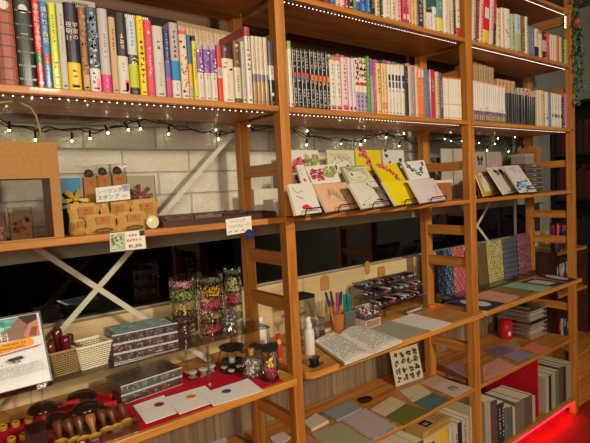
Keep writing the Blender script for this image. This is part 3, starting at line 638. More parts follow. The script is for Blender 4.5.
# --- bottom shelves G
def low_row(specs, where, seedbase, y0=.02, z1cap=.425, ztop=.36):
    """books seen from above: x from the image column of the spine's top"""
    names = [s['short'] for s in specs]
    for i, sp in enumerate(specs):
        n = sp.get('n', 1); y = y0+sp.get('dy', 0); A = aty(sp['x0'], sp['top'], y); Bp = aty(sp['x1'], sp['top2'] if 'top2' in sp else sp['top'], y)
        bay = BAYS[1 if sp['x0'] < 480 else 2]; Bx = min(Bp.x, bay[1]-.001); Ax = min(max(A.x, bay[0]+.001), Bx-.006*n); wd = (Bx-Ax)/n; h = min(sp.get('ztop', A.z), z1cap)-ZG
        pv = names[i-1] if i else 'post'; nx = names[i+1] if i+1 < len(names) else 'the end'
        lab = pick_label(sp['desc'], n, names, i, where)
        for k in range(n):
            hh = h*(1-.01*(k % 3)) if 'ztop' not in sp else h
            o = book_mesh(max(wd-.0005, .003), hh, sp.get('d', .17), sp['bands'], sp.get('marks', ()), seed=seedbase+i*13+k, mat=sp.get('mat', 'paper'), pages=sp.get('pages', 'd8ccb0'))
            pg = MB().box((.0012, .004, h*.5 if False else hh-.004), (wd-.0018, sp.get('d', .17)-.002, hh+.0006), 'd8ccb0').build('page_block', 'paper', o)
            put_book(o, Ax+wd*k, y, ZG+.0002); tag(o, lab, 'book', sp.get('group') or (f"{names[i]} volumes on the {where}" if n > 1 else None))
# ------------------------------------------------------------------ helpers for goods
def sc_at(P): return (P-CAM).dot(FW)/FPX          # metres per image pixel at a place
class Sheet:
    """a four cornered sheet BL, BR, TR, TL; pt(u, v, h) gives a place on or above it"""
    def __init__(s, BL, BR, TR, TL, th=.003):
        s.c = [Vector(p) for p in (BL, BR, TR, TL)]; s.th = th
        s.n = (s.c[1]-s.c[0]).cross(s.c[3]-s.c[0]).normalized()
        if s.n.z < 0 and abs(s.n.z) > .3: s.n = -s.n
        elif s.n.y > 0 and abs(s.n.z) <= .3: s.n = -s.n
        s.o = s.c[0].copy()
        s.m = MB(); s.m.M = Matrix.Translation(-s.o)
        s.w = (s.c[1]-s.c[0]).length; s.hh = (s.c[3]-s.c[0]).length
        s.k = 0
    def pt(s, u, v, h=0):
        a, b, c, d = s.c; return a.lerp(b, u).lerp(d.lerp(c, u), v)+s.n*h
    def body(s, col, back=None):
        P = s.c; Q = [p-s.n*s.th for p in P]; f = [(0,1,2,3),(7,6,5,4),(0,4,5,1),(1,5,6,2),(2,6,7,3),(3,7,4,0)]
        s.m.add(P+Q, f, col, [col]+[back or col]*5); return s
    def poly(s, uv, col, h=None, m=None):
        s.k += 1; h = h if h is not None else .0003+.00006*s.k
        (m or s.m).quad([s.pt(u, v, h) for u, v in uv], col)
    def blob(s, u, v, ru, rv, col, n=10, jag=0, rot=0, r=rnd, m=None, h=None):
        pts = []
        for k in range(n):
            a = 2*PI*k/n+rot; q = 1-jag*r.random(); pts.append((u+ru*q*math.cos(a), v+rv*q*math.sin(a)))
        s.poly(pts, col, m=m, h=h)
    def line(s, u0, v0, u1, v1, w, col):
        du, dv = (u1-u0)*s.w, (v1-v0)*s.hh; l = math.hypot(du, dv) or 1; nu, nv = -dv/l*w/2/s.w, du/l*w/2/s.hh
        s.poly([(u0-nu, v0-nv), (u1-nu, v1-nv), (u1+nu, v1+nv), (u0+nu, v0+nv)], col)
    def scrib(s, u0, u1, v, hh, col, r, dens=.6, cs=None):
        """a line of small handwriting"""
        x = u0; cs = cs or hh*s.hh/s.w
        while x < u1-cs:
            if r.random() < .9:
                for k in range(3):
                    if r.random() < .5: s.line(x, v+hh*(r.random()-.5), x+cs*.7, v+hh*(r.random()-.5), hh*s.hh*.13, col)
                    else: s.line(x+cs*.7*r.random(), v-hh*.45, x+cs*.7*r.random(), v+hh*.45, hh*s.hh*.13, col)
            x += cs*(.9+.3*r.random())
    def text(s, t, u, v, size, col, m=None):
        s.k += 1; (m or s.m).text(t, s.pt(u, v, .0012+.00006*s.k), (s.c[1]-s.c[0]).normalized(), (s.c[3]-s.c[0]).normalized(), size, col)
    def done(s, name, label, cat, group=None, mat='paper', parent=None):
        o = s.m.build(name, mat, parent)
        if parent is None: o.location = s.o
        if cat: tag(o, label, cat, group)
        return o
def flat(px, z, th=.002):
    """px corners BL, BR, TR, TL of a sheet lying at height z"""
    return Sheet(*[atz(u, w, z+th) for u, w in px], th=th)
def leaning(bl, br, tr, tl, z, th=.006, y=None, lift=0):
    """a board standing on height z (or with its foot at depth y), its top corners found straight above its foot"""
    a, b = (atz(*bl, z), atz(*br, z)) if y is None else (aty(*bl, y), aty(*br, y))
    return Sheet(a, b, atx(*tr, b.x), atx(*tl, a.x), th=th)
def round_at(u, w, z, wpx): P = atz(u, w, z); return P, sc_at(P)*wpx/2
def put(o, P): o.location = P; return o

# ================================================================== shelf B, left bay
r0 = random.Random(21)
# kraft carrier bag with a clear window
yb = .012; xr = aty(61.5, 200, yb).x; xl = xr-.30; zt = aty(60, 142, yb).z; zb = ZB+.0003
t = thing('paper_bag', 'brown kraft paper carrier bag with clear window and arched handle', 'bag', (xl, yb, zb))
W = xr-xl; H = zt-zb; d = .085; wz0 = aty(51, 237, yb).z-zb; wz1 = aty(50, 178, yb).z-zb; wx1 = aty(51.5, 200, yb).x-xl; wx0 = .03
m = MB()
m.quad([(0, 0, 0), (W, 0, 0), (W, 0, wz0), (0, 0, wz0)], 'a87a48'); m.quad([(0, 0, wz1), (W, 0, wz1), (W, 0, H), (0, 0, H)], 'a87a48')
m.quad([(0, 0, wz0), (wx0, 0, wz0), (wx0, 0, wz1), (0, 0, wz1)], 'a87a48'); m.quad([(wx1, 0, wz0), (W, 0, wz0), (W, 0, wz1), (wx1, 0, wz1)], 'a87a48')
m.quad([(W, 0, 0), (W, d, 0), (W, d, H), (W, d*.5, H-.004), (W, 0, H)], '98703e'); m.quad([(0, 0, 0), (0, 0, H), (0, d*.5, H-.004), (0, d, H), (0, d, 0)], '98703e')
m.quad([(0, d, 0), (0, d, wz0), (W, d, wz0), (W, d, 0)], '98703e'); m.quad([(0, d, wz1), (0, d, H), (W, d, H), (W, d, wz1)], '98703e'); m.quad([(0, d, wz0), (0, d, wz1), (wx0, d, wz1), (wx0, d, wz0)], '98703e'); m.quad([(wx1, d, wz0), (wx1, d, wz1), (W, d, wz1), (W, d, wz0)], '98703e'); m.quad([(0, 0, 0), (0, d, 0), (W, d, 0), (W, 0, 0)], '98703e')
m.build('body', 'kraft', t)
MB().quad([(wx0-.004, .001, wz0-.004), (wx1+.004, .001, wz0-.004), (wx1+.004, .001, wz1+.004), (wx0-.004, .001, wz1+.004)]).build('window_film', 'bag_film', t)
hp = [aty(u, w, yb)-Vector((xl, yb, zb)) for u, w in [(42, 146), (41.5, 139), (40, 128), (36.5, 116), (31, 107.5), (23, 103), (12, 101), (0, 102.5), (-11, 108), (-19, 120), (-22, 135), (-23, 146)]]
MB().tube([p+Vector((0, .004, 0)) for p in hp], .0024, 6, '8f8058').build('handle', 'kraft', t, smooth='all')
# packets seen inside the window
def packet(name, label, cat, x, y, w, h, col, dc, depth=.012, group=None, rz=0, wrap=True):
    tt = thing(name, label, cat, (x, y, zb+.001), group, rz)
    m = MB().box((0, 0, 0), (w, depth, h), col); r = random.Random(int(x*999))
    for k in range(14): 
        a, b = w*.08+w*.7*r.random(), h*.08+h*.7*r.random(); m.box((a, -.0006, b), (a+w*.2*r.random()+.003, 0, b+h*.16*r.random()+.003), r.choice(dc))
    m.build('card', 'paper', tt)
    if wrap: MB().box((-.002, -.006, 0), (w+.002, depth+.002, h+.012)).build('wrapper', 'cellophane', tt)
    return tt
p = packet('wrapped_candle', 'small kraft card packet in the window corner of the paper bag', 'packet', xr-.105, yb+.02, .042, .062, 'a87a48', ['8c5c34', 'c8a070', 'b03030'])
packet('wrapped_candle', 'pink swirled packet in the middle of the bag window', 'packet', xr-.165, yb+.022, .05, .055, 'b0686c', ['d8a0a0', '7a4c90', 'e0c0b0', '8c4038'])
packet('wrapped_candle', 'mauve packet at the window edge furthest from the post, inside the bag', 'packet', xr-.235, yb+.022, .06, .06, '7c5a78', ['d8a0a0', 'c87890', 'e0c0b0', '5a3a68'])
packet('wrapped_candle', 'pale swirled packet at the bag front, nearest the window middle', 'packet', xr-.2, yb+.006, .05, .042, 'c09080', ['e8d0c0', 'a05868', 'd8a890', '70486c'])
# blue box with a gold ribbon
xa = aty(58, 225, .10).x; xb_ = aty(83.5, 225, .10).x; hz = aty(75, 178, .10).z-zb
t = thing('gift_box', 'blue box tied with a gold ribbon beside the paper bag', 'gift box', (xa, .10, zb))
m = MB().box((0, 0, 0), (xb_-xa, .04, hz), '1f6f9c')
for k in range(26): 
    x, z = r0.random()*(xb_-xa-.008), r0.random()*(hz*.6); m.box((x, -.0004, z), (x+.004, 0, z+.004), '174f74')
m.build('box', 'gloss', t)
b = MB(); c = Vector((.042, -.008, hz*.62))
for a, l, w_ in [(2.4, .030, .007), (1.05, .027, .008), (-.15, .046, .005), (3.3, .036, .005), (-1.2, .034, .004), (-1.9, .030, .004)]:
    dx, dz = math.cos(a), math.sin(a); n = Vector((-dz, 0, dx))*w_
    pts = [c+n*.3, c-n*.3, c+Vector((dx*l*.6, -.012, dz*l*.6))-n, c+Vector((dx*l, -.004, dz*l))-n*.7, c+Vector((dx*l, -.004, dz*l))+n*.7, c+Vector((dx*l*.6, -.012, dz*l*.6))+n]
    b.quad([pts[0], pts[1], pts[2], pts[5]], 'c8a038'); b.quad([pts[5], pts[2], pts[3], pts[4]], 'a88428')
b.ball(c+Vector((0, -.008, 0)), .007, 'c09434')
b.build('ribbon', 'gloss', t)
# kraft pouches
def pouch(label, x0, x1, top, bot, y, cut=False, seal=False):
    A, Bq = aty(x0, bot, y), aty(x1, bot, y); w = Bq.x-A.x; h = aty((x0+x1)/2, top, y).z-zb
    tt = thing('kraft_pouch', label, 'pouch', (A.x, y, zb), 'kraft pouches below the sign card')
    m = MB(); nx, nz = 8, 9; vs = []
    for s in (-1, 1):
        for j in range(nz+1):
            v = j/nz
            for i in range(nx+1):
                u = i/nx; bulge = .017*math.sin(PI*min(u*1.0, 1))**.6*(math.sin(PI*min(v*.9+.08, 1))**.8 if v < .8 else .12) if 0 < u < 1 else 0
                vs.append((w*u+.002*math.sin(v*9)*(1 if u > .5 else -1), .014+s*(bulge+.0006)-.01*v*0, h*v))
    n1 = (nx+1)*(nz+1); fs = []
    for j in range(nz):
        for i in range(nx):
            a = j*(nx+1)+i; fs.append((a, a+1, a+nx+2, a+nx+1)); fs.append((n1+a, n1+a+nx+1, n1+a+nx+2, n1+a+1))
    m.add(vs, fs, 'bc9050'); m.box((0, .0125, h*.8), (w, .0132, h), 'b98743'); m.build('pouch_body', 'kraft', tt, smooth='all')
    s = MB().box((w*.28, -.0045, h*.50), (w*.72, -.0035, h*.88), 'a8743c'); s.box((w*.44, -.005, h*.74), (w*.56, -.0044, h*.80), 'b8342c'); s.box((w*.38, -.005, h*.66), (w*.62, -.0044, h*.675), '7a4a28'); s.box((w*.42, -.005, h*.61), (w*.58, -.0044, h*.62), '7a4a28')
    s.build('label', 'paper', tt)
    if cut:
        s = MB(); 
        s.quad([(w*.5+w*.30*math.cos(a*PI/8), -.0062, h*.17+h*.13*math.sin(a*PI/8)*(1 if math.sin(a*PI/8) > 0 else .55)) for a in range(16)], '4a3016')
        for k in range(5): s.quad([(w*(.30+.08*k), -.0066, h*.12), (w*(.34+.08*k), -.0066, h*.12), (w*(.36+.08*k), -.0066, h*.22), (w*(.33+.08*k), -.0066, h*.22)], 'a87a3c')
        s.build('window', 'gloss', tt)
    return tt
pouch('kraft pouch in the rear row nearest the blue gift box', 71, 102, 203, 228, .050)
pouch('kraft pouch in the rear row directly under the sign card', 103, 133, 200.5, 225, .050)
pouch('kraft pouch in the rear row under the wine ribbon packet', 134, 160.5, 199, 222, .052)
pouch('kraft pouch in the front row nearest the blue gift box', 88, 119, 214, 234, .012, cut=True)
pouch('kraft pouch in the front row beside the silvery seal', 119.5, 149, 211.5, 231, .014, cut=True)
pouch('half hidden kraft pouch between the blue box and the front pouches', 75, 88.5, 219, 235.5, .022)
P, rad = aty(152, 218.5, .012), .0165
m = MB().lathe([(0, 0), (.0165, 0), (.0165, .004), (.012, .006), (0, .0055)], 18, 'd4cfa0'); o = m.build('wax_seal', 'ceramic', smooth=True); put(o, (P.x, .012, zb+.0175)); o.rotation_euler = (PI/2-.1, 0, 0)
tag(o, 'silvery round seal leaning at the end of the kraft pouches', 'seal')
# wrapped stamps behind them
for u, w, lb in [(90, 175, 'dark knobbed stamp on kraft card nearest the blue gift box'), (103.5, 173, 'dark knobbed stamp on kraft card in the middle of three'), (118.5, 172, 'dark knobbed stamp on kraft card nearest the wine ribbon')]:
    P = aty(u, w, .10); tt = thing('wrapped_stamp', lb, 'stamp', (P.x, .10, zb), 'wrapped stamps above the sign card'); hh = P.z-zb
    MB().box((-.0165, 0, 0), (.0165, .012, hh-.006), 'a87640').box((-.004, -.0004, hh-.022), (.004, 0, hh-.017), 'b8342c').build('header_card', 'kraft', tt)
    MB().ball((0, .012, hh+.004), .0115, '3a1c18', 14).box((-.011, .004, hh-.004), (.011, .014, hh+.002), '1a1210').build('stamp_head', 'gloss', tt, smooth=True)
    m = MB(); m.box((-.02, -.003, 0), (.02, .028, hh+.022)); m.build('wrapper', 'cellophane', tt)
# sign card
s = leaning((96.5, 202.5), (130.5, 199), (129, 184), (95.5, 188), zb, th=.0012, y=.05)
s.body('d8d6cc'); s.text('シーリング', .40, .68, .0128, '1c7c88'); s.text('スタンプ', .34, .26, .0140, '1c7c88'); s.poly([(.80, .55), (.99, .55), (.99, .97), (.76, .97)], '9aa0b8'); s.blob(.88, .8, .08, .1, '7c84a4', jag=.4); s.scrib(.68, .96, .25, .14, '4a5a60', r0)
o = s.done('sign_card', 'white card hand lettered in teal Japanese above the kraft pouches', 'sign'); 
m = MB().box((.03, .001, zb-o.location.z), (.034, .003, .0), 'dkgrey').build('prop', 'wire_black', o)
# ribbon packet
A = aty(127, 200, .12); Bq = aty(155.5, 200, .12); hh = aty(140, 176, .12).z-zb; w = Bq.x-A.x
tt = thing('ribbon_packet', 'clear packet with a dark wine tartan ribbon bow by the brick wall', 'packet', (A.x, .12, zb))
MB().box((0, 0, 0), (w, .012, hh), 'a8a284').build('card', 'paper', tt)
MB().box((-.001, -.004, 0), (w+.001, .014, hh+.001)).build('wrapper', 'cellophane', tt)
m = MB(); c = Vector((w*.42, -.008, hh*.60))
for a in (1.75, .75, .08, 2.55, 3.15, -1.2, -1.75):
    dx, dz = math.cos(a), math.sin(a); n = Vector((-dz, 0, dx))*.0055; l = .034 if abs(a) < 2.8 else .03
    m.quad([c-n*.6, c+Vector((dx*l, -.006, dz*l))-n, c+Vector((dx*l, -.006, dz*l))+n, c+n*.6], '4a1c20'); m.quad([c-n*.15, c+Vector((dx*l, -.0065, dz*l))-n*.25, c+Vector((dx*l, -.0065, dz*l))+n*.1, c+n*.15], '9a5a58')
    m.quad([c+Vector((dx*l*.5, -.0036, dz*l*.5))-n, c+Vector((dx*l*.6, -.0044, dz*l*.6))-n, c+Vector((dx*l*.6, -.0044, dz*l*.6))+n, c+Vector((dx*l*.5, -.0036, dz*l*.5))+n], '8a4048')
m.build('ribbon', 'gloss', tt)
# dark shallow tray of leaflets
T4 = [atz(u, w, ZB+.022) for u, w in [(163.5, 221), (283, 216), (248.5, 206.8), (203, 210)]]
x0, x1 = aty(163.5, 227, .03).x, -.012; y0, y1 = .03, .225
tt = thing('display_tray', 'dark wooden shallow tray of leaflets beside the kraft pouches', 'tray', (x0, y0, ZB+.0003))
m = MB(); ww, dd = x1-x0, y1-y0
m.box((0, 0, 0), (ww, dd, .004)); m.box((0, 0, .004), (ww, .007, .016)); m.box((0, dd-.007, .004), (ww, dd, .024)); m.box((0, .007, .004), (.007, dd-.007, .02)); m.box((ww-.007, .007, .004), (ww, dd-.007, .02))
m.build('tray_body', 'dark_wood', tt)
for k, (a, b, c_, lb) in enumerate([(.012, .095, '6a3c34', 'nearest the kraft pouches'), (.10, .185, '7a5a50', 'in the middle'), (.19, .27, '40201c', 'second from the post'), (.275, .345, '2c1a18', 'nearest the post')]):
    if b > ww-.008: b = ww-.009
    m = MB().box((0, 0, 0), (b-a, dd-.02, .018), c_)
    for q in range(40): 
        x, y = r0.random()*(b-a-.014), r0.random()*(dd-.05); m.box((x, y, .0181), (x+.004+.01*r0.random(), y+.004+.02*r0.random(), .0184), r0.choice(['b0a090', '8c4a48', 'c8b8a0', '3c2420', '9a6a5a']))
    o = m.build('leaflet', 'paper'); put(o, (x0+a, y0+.01, ZB+.0046)); tag(o, f'printed leaflet stack in the dark tray, {lb}', 'leaflet', 'leaflets in the dark tray')
# price tags on the shelf edge
def edge_tag(label, bl, br, tr, tl, deco, cat='price tag', name='price_tag', y=-.004):
    s = Sheet(aty(*bl, y), aty(*br, y), aty(*tr, y), aty(*tl, y), th=.001); s.n = Vector((0, -1, 0)); s.body('e0dccf'); deco(s); return s.done(name, label, cat)
def d1(s):
    s.poly([(0.02, .05), (.42, .05), (.42, .95), (.02, .95)], 'a8b098')
    for k in range(22): s.blob(.05+.33*r0.random(), .1+.75*r0.random(), .05, .07, r0.choice(['5c7a4c', '8ca07c', '46643c', 'd0d4c0']), 6, .4)
    s.poly([(.84, .7), (.99, .7), (.99, .98), (.84, .98)], '2e3a2c'); s.scrib(.45, .82, .78, .15, '2c2420', r0); s.scrib(.46, .92, .52, .16, 'a83a30', r0); s.text('¥1,300', .68, .2, .012, '201c1c')
edge_tag('white price tag with green leaves below the kraft pouches', (110.5, 251.8), (146.2, 248.3), (144.5, 229.5), (109.5, 233.5), d1)
def d2(s): s.text('シーリング', .45, .78, .0105, '3a3a78'); s.text('ワックスビーズ', .50, .48, .0095, '3a3a78'); s.scrib(.06, .5, .18, .15, '5a5a90', r0); s.scrib(.55, .8, .18, .15, 'c04a3a', r0)
edge_tag('white price tag in blue lettering below the dark tray', (227, 235.5), (252, 231.3), (251, 215.8), (225.5, 219.5), d2)
P = aty(249.3, 234, -.008); m = MB().lathe([(0, 0), (.013, 0), (.0145, .002), (.0135, .004), (.010, .0045), (.009, .0035), (0, .0035)], 20, '1c3a70'); m.quad([(.005*math.cos(k*PI*.4+(.3 if k % 2 else 0)), .005*math.sin(k*PI*.4), .0042) for k in range(5)], '2c5490')
o = m.build('wax_seal', 'ceramic', smooth=True); put(o, P+Vector((0, .003, 0))); o.rotation_euler = (PI/2, 0, 0); tag(o, 'deep blue wax seal stuck beside the tag under the dark tray', 'seal')

# ================================================================== shelf B, middle bay: notebooks on wire easels
def floral(s, kind, r):
    if kind == 'berries':
        for k in range(70): s.blob(.08+.40*r.random(), .52+.6*(r.random()-.5)-.1*r.random(), .055, .06, r.choice(['b03050', '8c2440', 'd06078', 'b03050']), 6, .3, r=r)
        for k in range(60): s.blob(.5+.42*r.random(), .58+.55*(r.random()-.5), .05, .06, r.choice(['8c9a4c', 'a8b060', 'b8a858', '6c7a3c']), 6, .3, r=r)
    elif kind == 'animal':
        s.blob(.5, .5, .46, .46, 'b8bc9c', 12, .15, r=r); s.blob(.5, .45, .38, .36, 'd4d0c0', 12, .1, r=r)
        for u, v in [(.28, .5), (.72, .5)]: s.blob(u, v, .05, .09, '24304c', 8, .2, r=r)
        for k in range(16): s.line(.1+.8*r.random(), .75+.2*r.random(), .2+.6*r.random(), .6+.3*r.random(), .0018, r.choice(['7c8450', 'c8cca8', '8c5c40']))
        s.blob(.5, .28, .12, .07, 'b4b090', 8, .2, r=r)
    elif kind == 'yberry':
        for k in range(50):
            q = r.random(); s.blob(.08+.6*q+.1*r.random(), .95-.85*q*q+.2*(r.random()-.5), .065, .06, r.choice(['b03a48', 'd07888', '8c2838', 'c8606c']), 6, .3, r=r)
    elif kind == 'leaves':
        for k in range(54):
            q = r.random(); s.blob(.12+.75*q, .85-.55*math.sin(q*3)+.3*(r.random()-.4), .06, .06, r.choice(['2c4a44', '3c6058', '243c40', '4c6a58']), 5, .3, rot=r.random()*3, r=r)
    elif kind == 'sprig':
        for k in range(34): s.line(.22+.016*k, .42+.16*math.sin(k*.2), .20+.02*k+.08*r.random(), .62+.2*math.sin(k*.2), .0022, r.choice(['8c9a80', 'a8a88c', 'b8a890']))
    elif kind == 'ink':
        s.line(.62, .9, .82, .6, .0012, '4a4c50'); s.blob(.8, .6, .06, .03, '3c4048', 8, .3, r=r); s.line(.15, .2, .5, .4, .001, '5c5c60'); s.blob(.74, .25, .16, .06, '4c5058', 9, .5, r=r); s.line(.6, .95, .9, .5, .0016, '4a4c50'); s.blob(.62, .92, .05, .03, '3c4048', 8, .3, r=r); s.blob(.1, .12, .05, .03, '50606c', 8, .4, r=r)
    elif kind == 'redspot':
        s.blob(.45, .22, .16, .1, 'd02c44', 10, .3, r=r); s.blob(.6, .17, .1, .08, 'e04c60', 10, .3, r=r); s.line(.1, .9, .25, .7, .0014, '3c4444'); s.line(.25, .7, .5, .75, .0012, '3c4444'); s.line(.2, .6, .45, .5, .0012, '4c5454')
    elif kind == 'pinkbranch':
        for k in range(14): s.line(.75+.1*r.random(), .25+.5*r.random(), .8+.15*r.random(), .3+.5*r.random(), .001, 'e0a0a4')
    elif kind == 'butterfly':
        for sx in (-1, 1):
            s.poly([(.5, .82), (.5+sx*.2, .93), (.5+sx*.27, .84), (.5+sx*.2, .76)][::sx], '2c2428'); s.poly([(.5, .8), (.5+sx*.16, .76), (.5+sx*.2, .68), (.5+sx*.06, .7)][::sx], '3c3034')
    elif kind == 'wave':
        s.poly([(.02, .45), (.98, .45), (.98, .98), (.02, .98)], 'c4c0bc')
        for k in range(20): s.blob(.2+.6*r.random(), .74+.2*r.random(), .09, .035, r.choice(['c87890', 'd8a0b0', 'b8a8b4']), 8, .4, r=r)
        for k in range(44): s.blob(.08+.85*r.random(), .1+.32*r.random(), .12, .04, r.choice(['2c4a88', '4c78b0', '8cb0cc', '1c3468', 'c8d4dc']), 7, .4, rot=r.random(), r=r)
    elif kind == 'pinkfog':
        for k in range(12): s.blob(.4+.4*r.random(), .4+.4*r.random(), .12, .08, r.choice(['b898a0', 'c0a4a8']), 8, .4, r=r)
    elif kind == 'photo':
        s.poly([(.15, .2), (.85, .2), (.85, .9), (.15, .9)], '5c4a80')
        for k in range(16): s.blob(.25+.5*r.random(), .3+.5*r.random(), .1, .08, r.choice(['a8506c', '3c3468', 'c0a8b8', '6c5c98']), 6, .4, r=r)
def notebook(label, cs, col, kind, z=ZB, y=None, th=.008, name='notebook', cat='notebook', group='notebooks displayed on wire easels', seed=1, edge=None):
    s = leaning(*cs, z+.0102, th=th, y=y); s.body(col, 'd8d0bc'); s.k = 0
    if edge: s.poly([(0, 0), (.06, 0), (.06, 1), (0, 1)], edge); s.poly([(.06, .93), (1, .93), (1, 1), (.06, 1)], edge)
    if kind == 'plain' and name == 'notebook':
        for q_ in range(16): s.blob(.78+.18*rnd.random(), .04+.16*rnd.random(), .05, .04, rnd.choice(['d880a0', 'c05878', 'e0a0b0']), 6, .3)
    floral(s, kind, random.Random(seed)); o = s.done(name, label, cat, group, mat='gloss' if kind in ('yberry',) else 'paper'); return s
def easel(s, label):
    """small black wire easel: front lip loop, two feet, back leg"""
    a, b = s.pt(.0, 0), s.pt(1, 0); w = b-a; f = Vector((0, -1, 0)); zf = ZB+.0025-a.z
    tt = thing('wire_easel', label, 'easel', (0, 0, 0), 'wire easels on the notebook shelf'); tt.location = a
    m = MB(); U = lambda u, dy, dz: w*u+Vector((0, dy, dz)); r = .0021
    m.tube([U(.22, .005, zf+.003), U(.22, -.014, zf+.001), U(.20, -.016, zf+.006), U(.26, -.018, zf+.024), U(.84, -.018, zf+.024), U(.90, -.016, zf+.018), U(.86, -.014, zf+.001), U(.86, .005, zf+.003)], r, 5, 'black')
    m.tube([U(.22, -.014, zf+.001), U(.86, -.014, zf+.001)], r, 5, 'black'); m.tube([U(.22, .0, zf+.003), U(.24, .075, zf+.0)], r, 5, 'black'); m.tube([U(.86, 0, zf+.003), U(.84, .075, zf)], r, 5, 'black')
    m.build('wire_loop', 'wire_black', tt, smooth='all'); return tt
# three tiers
tiers = [
 ('white notebook with a red spot, front row by the post', ((296, 215.5), (322, 212), (311.5, 182.5), (288, 184.5)), 'd8d2ca', 'redspot'),
 ('peach notebook with a pale green sprig on its cover', ((327.5, 211.5), (360, 206.8), (345.8, 182.2), (313.6, 184.8)), 'e0b090', 'sprig'),
 ('white notebook with grey ink plants on its cover', ((362.7, 208.3), (390.7, 204.3), (375.4, 181.4), (348.7, 183.6)), 'd8d4c8', 'ink'),
 ('yellow notebook in the front row with pink blossom corner', ((396, 205.2), (418.7, 201.8), (409.8, 180), (382.5, 181.6)), 'e4cc10', 'plain'),
 ('blush white notebook nearest the brown box', ((421.5, 202.8), (445.8, 199.3), (433, 178.3), (408.5, 180)), 'd8c8c8', 'pinkbranch')]
for k, (lb, cs, c_, kd) in enumerate(tiers):
    s = notebook(lb, cs, c_, kd, seed=30+k)
    if kd == 'plain': s2 = s
    easel(s, ['wire easel under the white notebook with a red spot', 'wire easel under the peach notebook', 'wire easel under the ink plant notebook', 'wire easel under the front yellow notebook', 'wire easel under the blush white notebook'][k])
for k, (lb, cs, c_, kd, ed) in enumerate([
 ('white notebook second row by the post with dark twigs', ((302, 184.5), (310.5, 183.4), (303.5, 164.5), (296, 165.5)), 'd8d2c8', 'redspot', None),
 ('white notebook with red and green berries in the second row', ((313, 184.5), (341, 182), (334, 164), (304.5, 166.5)), 'dcd6cc', 'berries', None),
 ('green edged notebook with a woolly animal in the second row', ((348.5, 183.4), (375, 181), (364, 165.2), (340.5, 167)), 'cfd0b4', 'animal', '8c9440'),
 ('yellow notebook with red berries in the second row', ((382.5, 181.6), (405.5, 179.8), (395.8, 162.8), (372.5, 164.8)), 'e0c60c', 'yberry', None),
 ('white notebook with dark green leaves in the second row', ((410, 180), (430, 178), (423.8, 160), (401.5, 162)), 'd8d4d0', 'leaves', None)]):
    notebook(lb, cs, c_, kd, y=.135, seed=50+k, edge=ed)
for k, (lb, x0, x1, c_, kd) in enumerate([
 ('upright notebook with red and green berries by the brick wall', 291, 320.7, 'd8d2c4', 'berries'), ('upright notebook with a woolly animal by the brick wall', 329, 356, 'c8cc9c', 'animal'),
 ('upright yellow notebook with berries by the brick wall', 357.6, 382.8, 'd8c010', 'yberry'), ('upright notebook with dark leaves by the brick wall', 384.6, 406, 'd0ccc4', 'leaves')]):
    yy = .262; a, b = aty(x0, 165, yy), aty(x1, 163, yy); tz = aty(x0, 149.6, yy).z; bz = ZB+.0903
    s = Sheet((a.x, yy, bz), (b.x, yy, bz), (b.x, yy+.012, tz), (a.x, yy+.012, tz), th=.008); s.body(c_, 'd8d0bc'); floral(s, kd, random.Random(70+k)); s.done('notebook', lb, 'notebook', 'notebooks displayed on wire easels')
# stepped stand behind the front row
m = MB(); m.box((0, 0, 0), (.62, .06, .052), 'c8c0b0'); m.box((0, .115, 0), (.62, .168, .09), 'c8c0b0'); m.box((0, .06, 0), (.62, .115, .004), 'c8c0b0')
o = m.build('display_riser', 'paper'); put(o, (.05, .13, ZB+.0003)); tag(o, 'pale stepped stand under the two rear rows of notebooks', 'display stand')
# brown carton with a white lid, pale boards behind it
xa, xb_ = aty(437, 198, .07).x, .985
tt = thing('carton', 'reddish brown carton with a white lid behind the rung', 'box', (xa-.005, .075, ZB+.0003)); hh = aty(450, 182.5, .075).z-ZB
MB().box((0, 0, 0), (xb_-xa, .12, hh), '9c6440').box((.03, -.0004, .01), (.033, 0, hh-.01), '7c4c30').box((.07, -.0004, .01), (.073, 0, hh-.01), '7c4c30').build('body', 'kraft', tt); MB().box((-.012, -.004, hh), (xb_-xa+.002, .125, hh+.012), 'd4cbb8').build('lid', 'paper', tt)
for k, (x0, x1, c_, lb) in enumerate([(429, 440, 'b8b4a4', 'greenish white card standing behind the rung'), (441, 451, 'c4b4a4', 'blush white card standing behind the rung'), (452.5, 463, 'b89a74', 'tan card standing behind the rung')]):
    a, b, tz = aty(x0, 165, .33).x, aty(x1, 165, .33).x, aty(x0, 150, .33).z
    o = MB().box((0, 0, 0), (b-a, .006, tz-ZB), c_).build('backing_card', 'paper'); put(o, (a, .262-.006*0+.0, ZB+.0003)); o.location.y = .255-.0; tag(o, lb, 'card', 'cards behind the brown carton')

# ================================================================== shelf B, right bay
s = notebook('ochre yellow card beside the post in the far bay', ((484, 196.5), (503.5, 192.5), (489.5, 171), (474.5, 172.5)), 'd09a20', 'plain', group=None, name='greeting_card', cat='card', th=.004, seed=1); easel(s, 'wire easel under the ochre yellow card')
s = notebook('white card with a black butterfly near its top', ((503.5, 194.5), (519.5, 191.3), (503, 166.2), (486.5, 167.8)), 'd8cfc0', 'butterfly', group=None, name='greeting_card', cat='card', th=.004, seed=2); easel(s, 'wire easel under the black butterfly card')
s = notebook('card of pink mist over blue waves', ((520, 192.6), (537, 191.4), (518.5, 165.2), (503.6, 166)), 'ccc6bc', 'wave', group=None, name='greeting_card', cat='card', th=.004, seed=3); easel(s, 'wire easel under the blue wave card')
s = leaning((479.8, 197.6), (487.3, 194.4), (481, 172.8), (474.5, 175.2), ZB+.002, th=.003, y=.012); s.body('c8b8b4'); floral(s, 'photo', random.Random(9)); s.done('photo_card', 'small purple photo card leaning on the post', 'card')
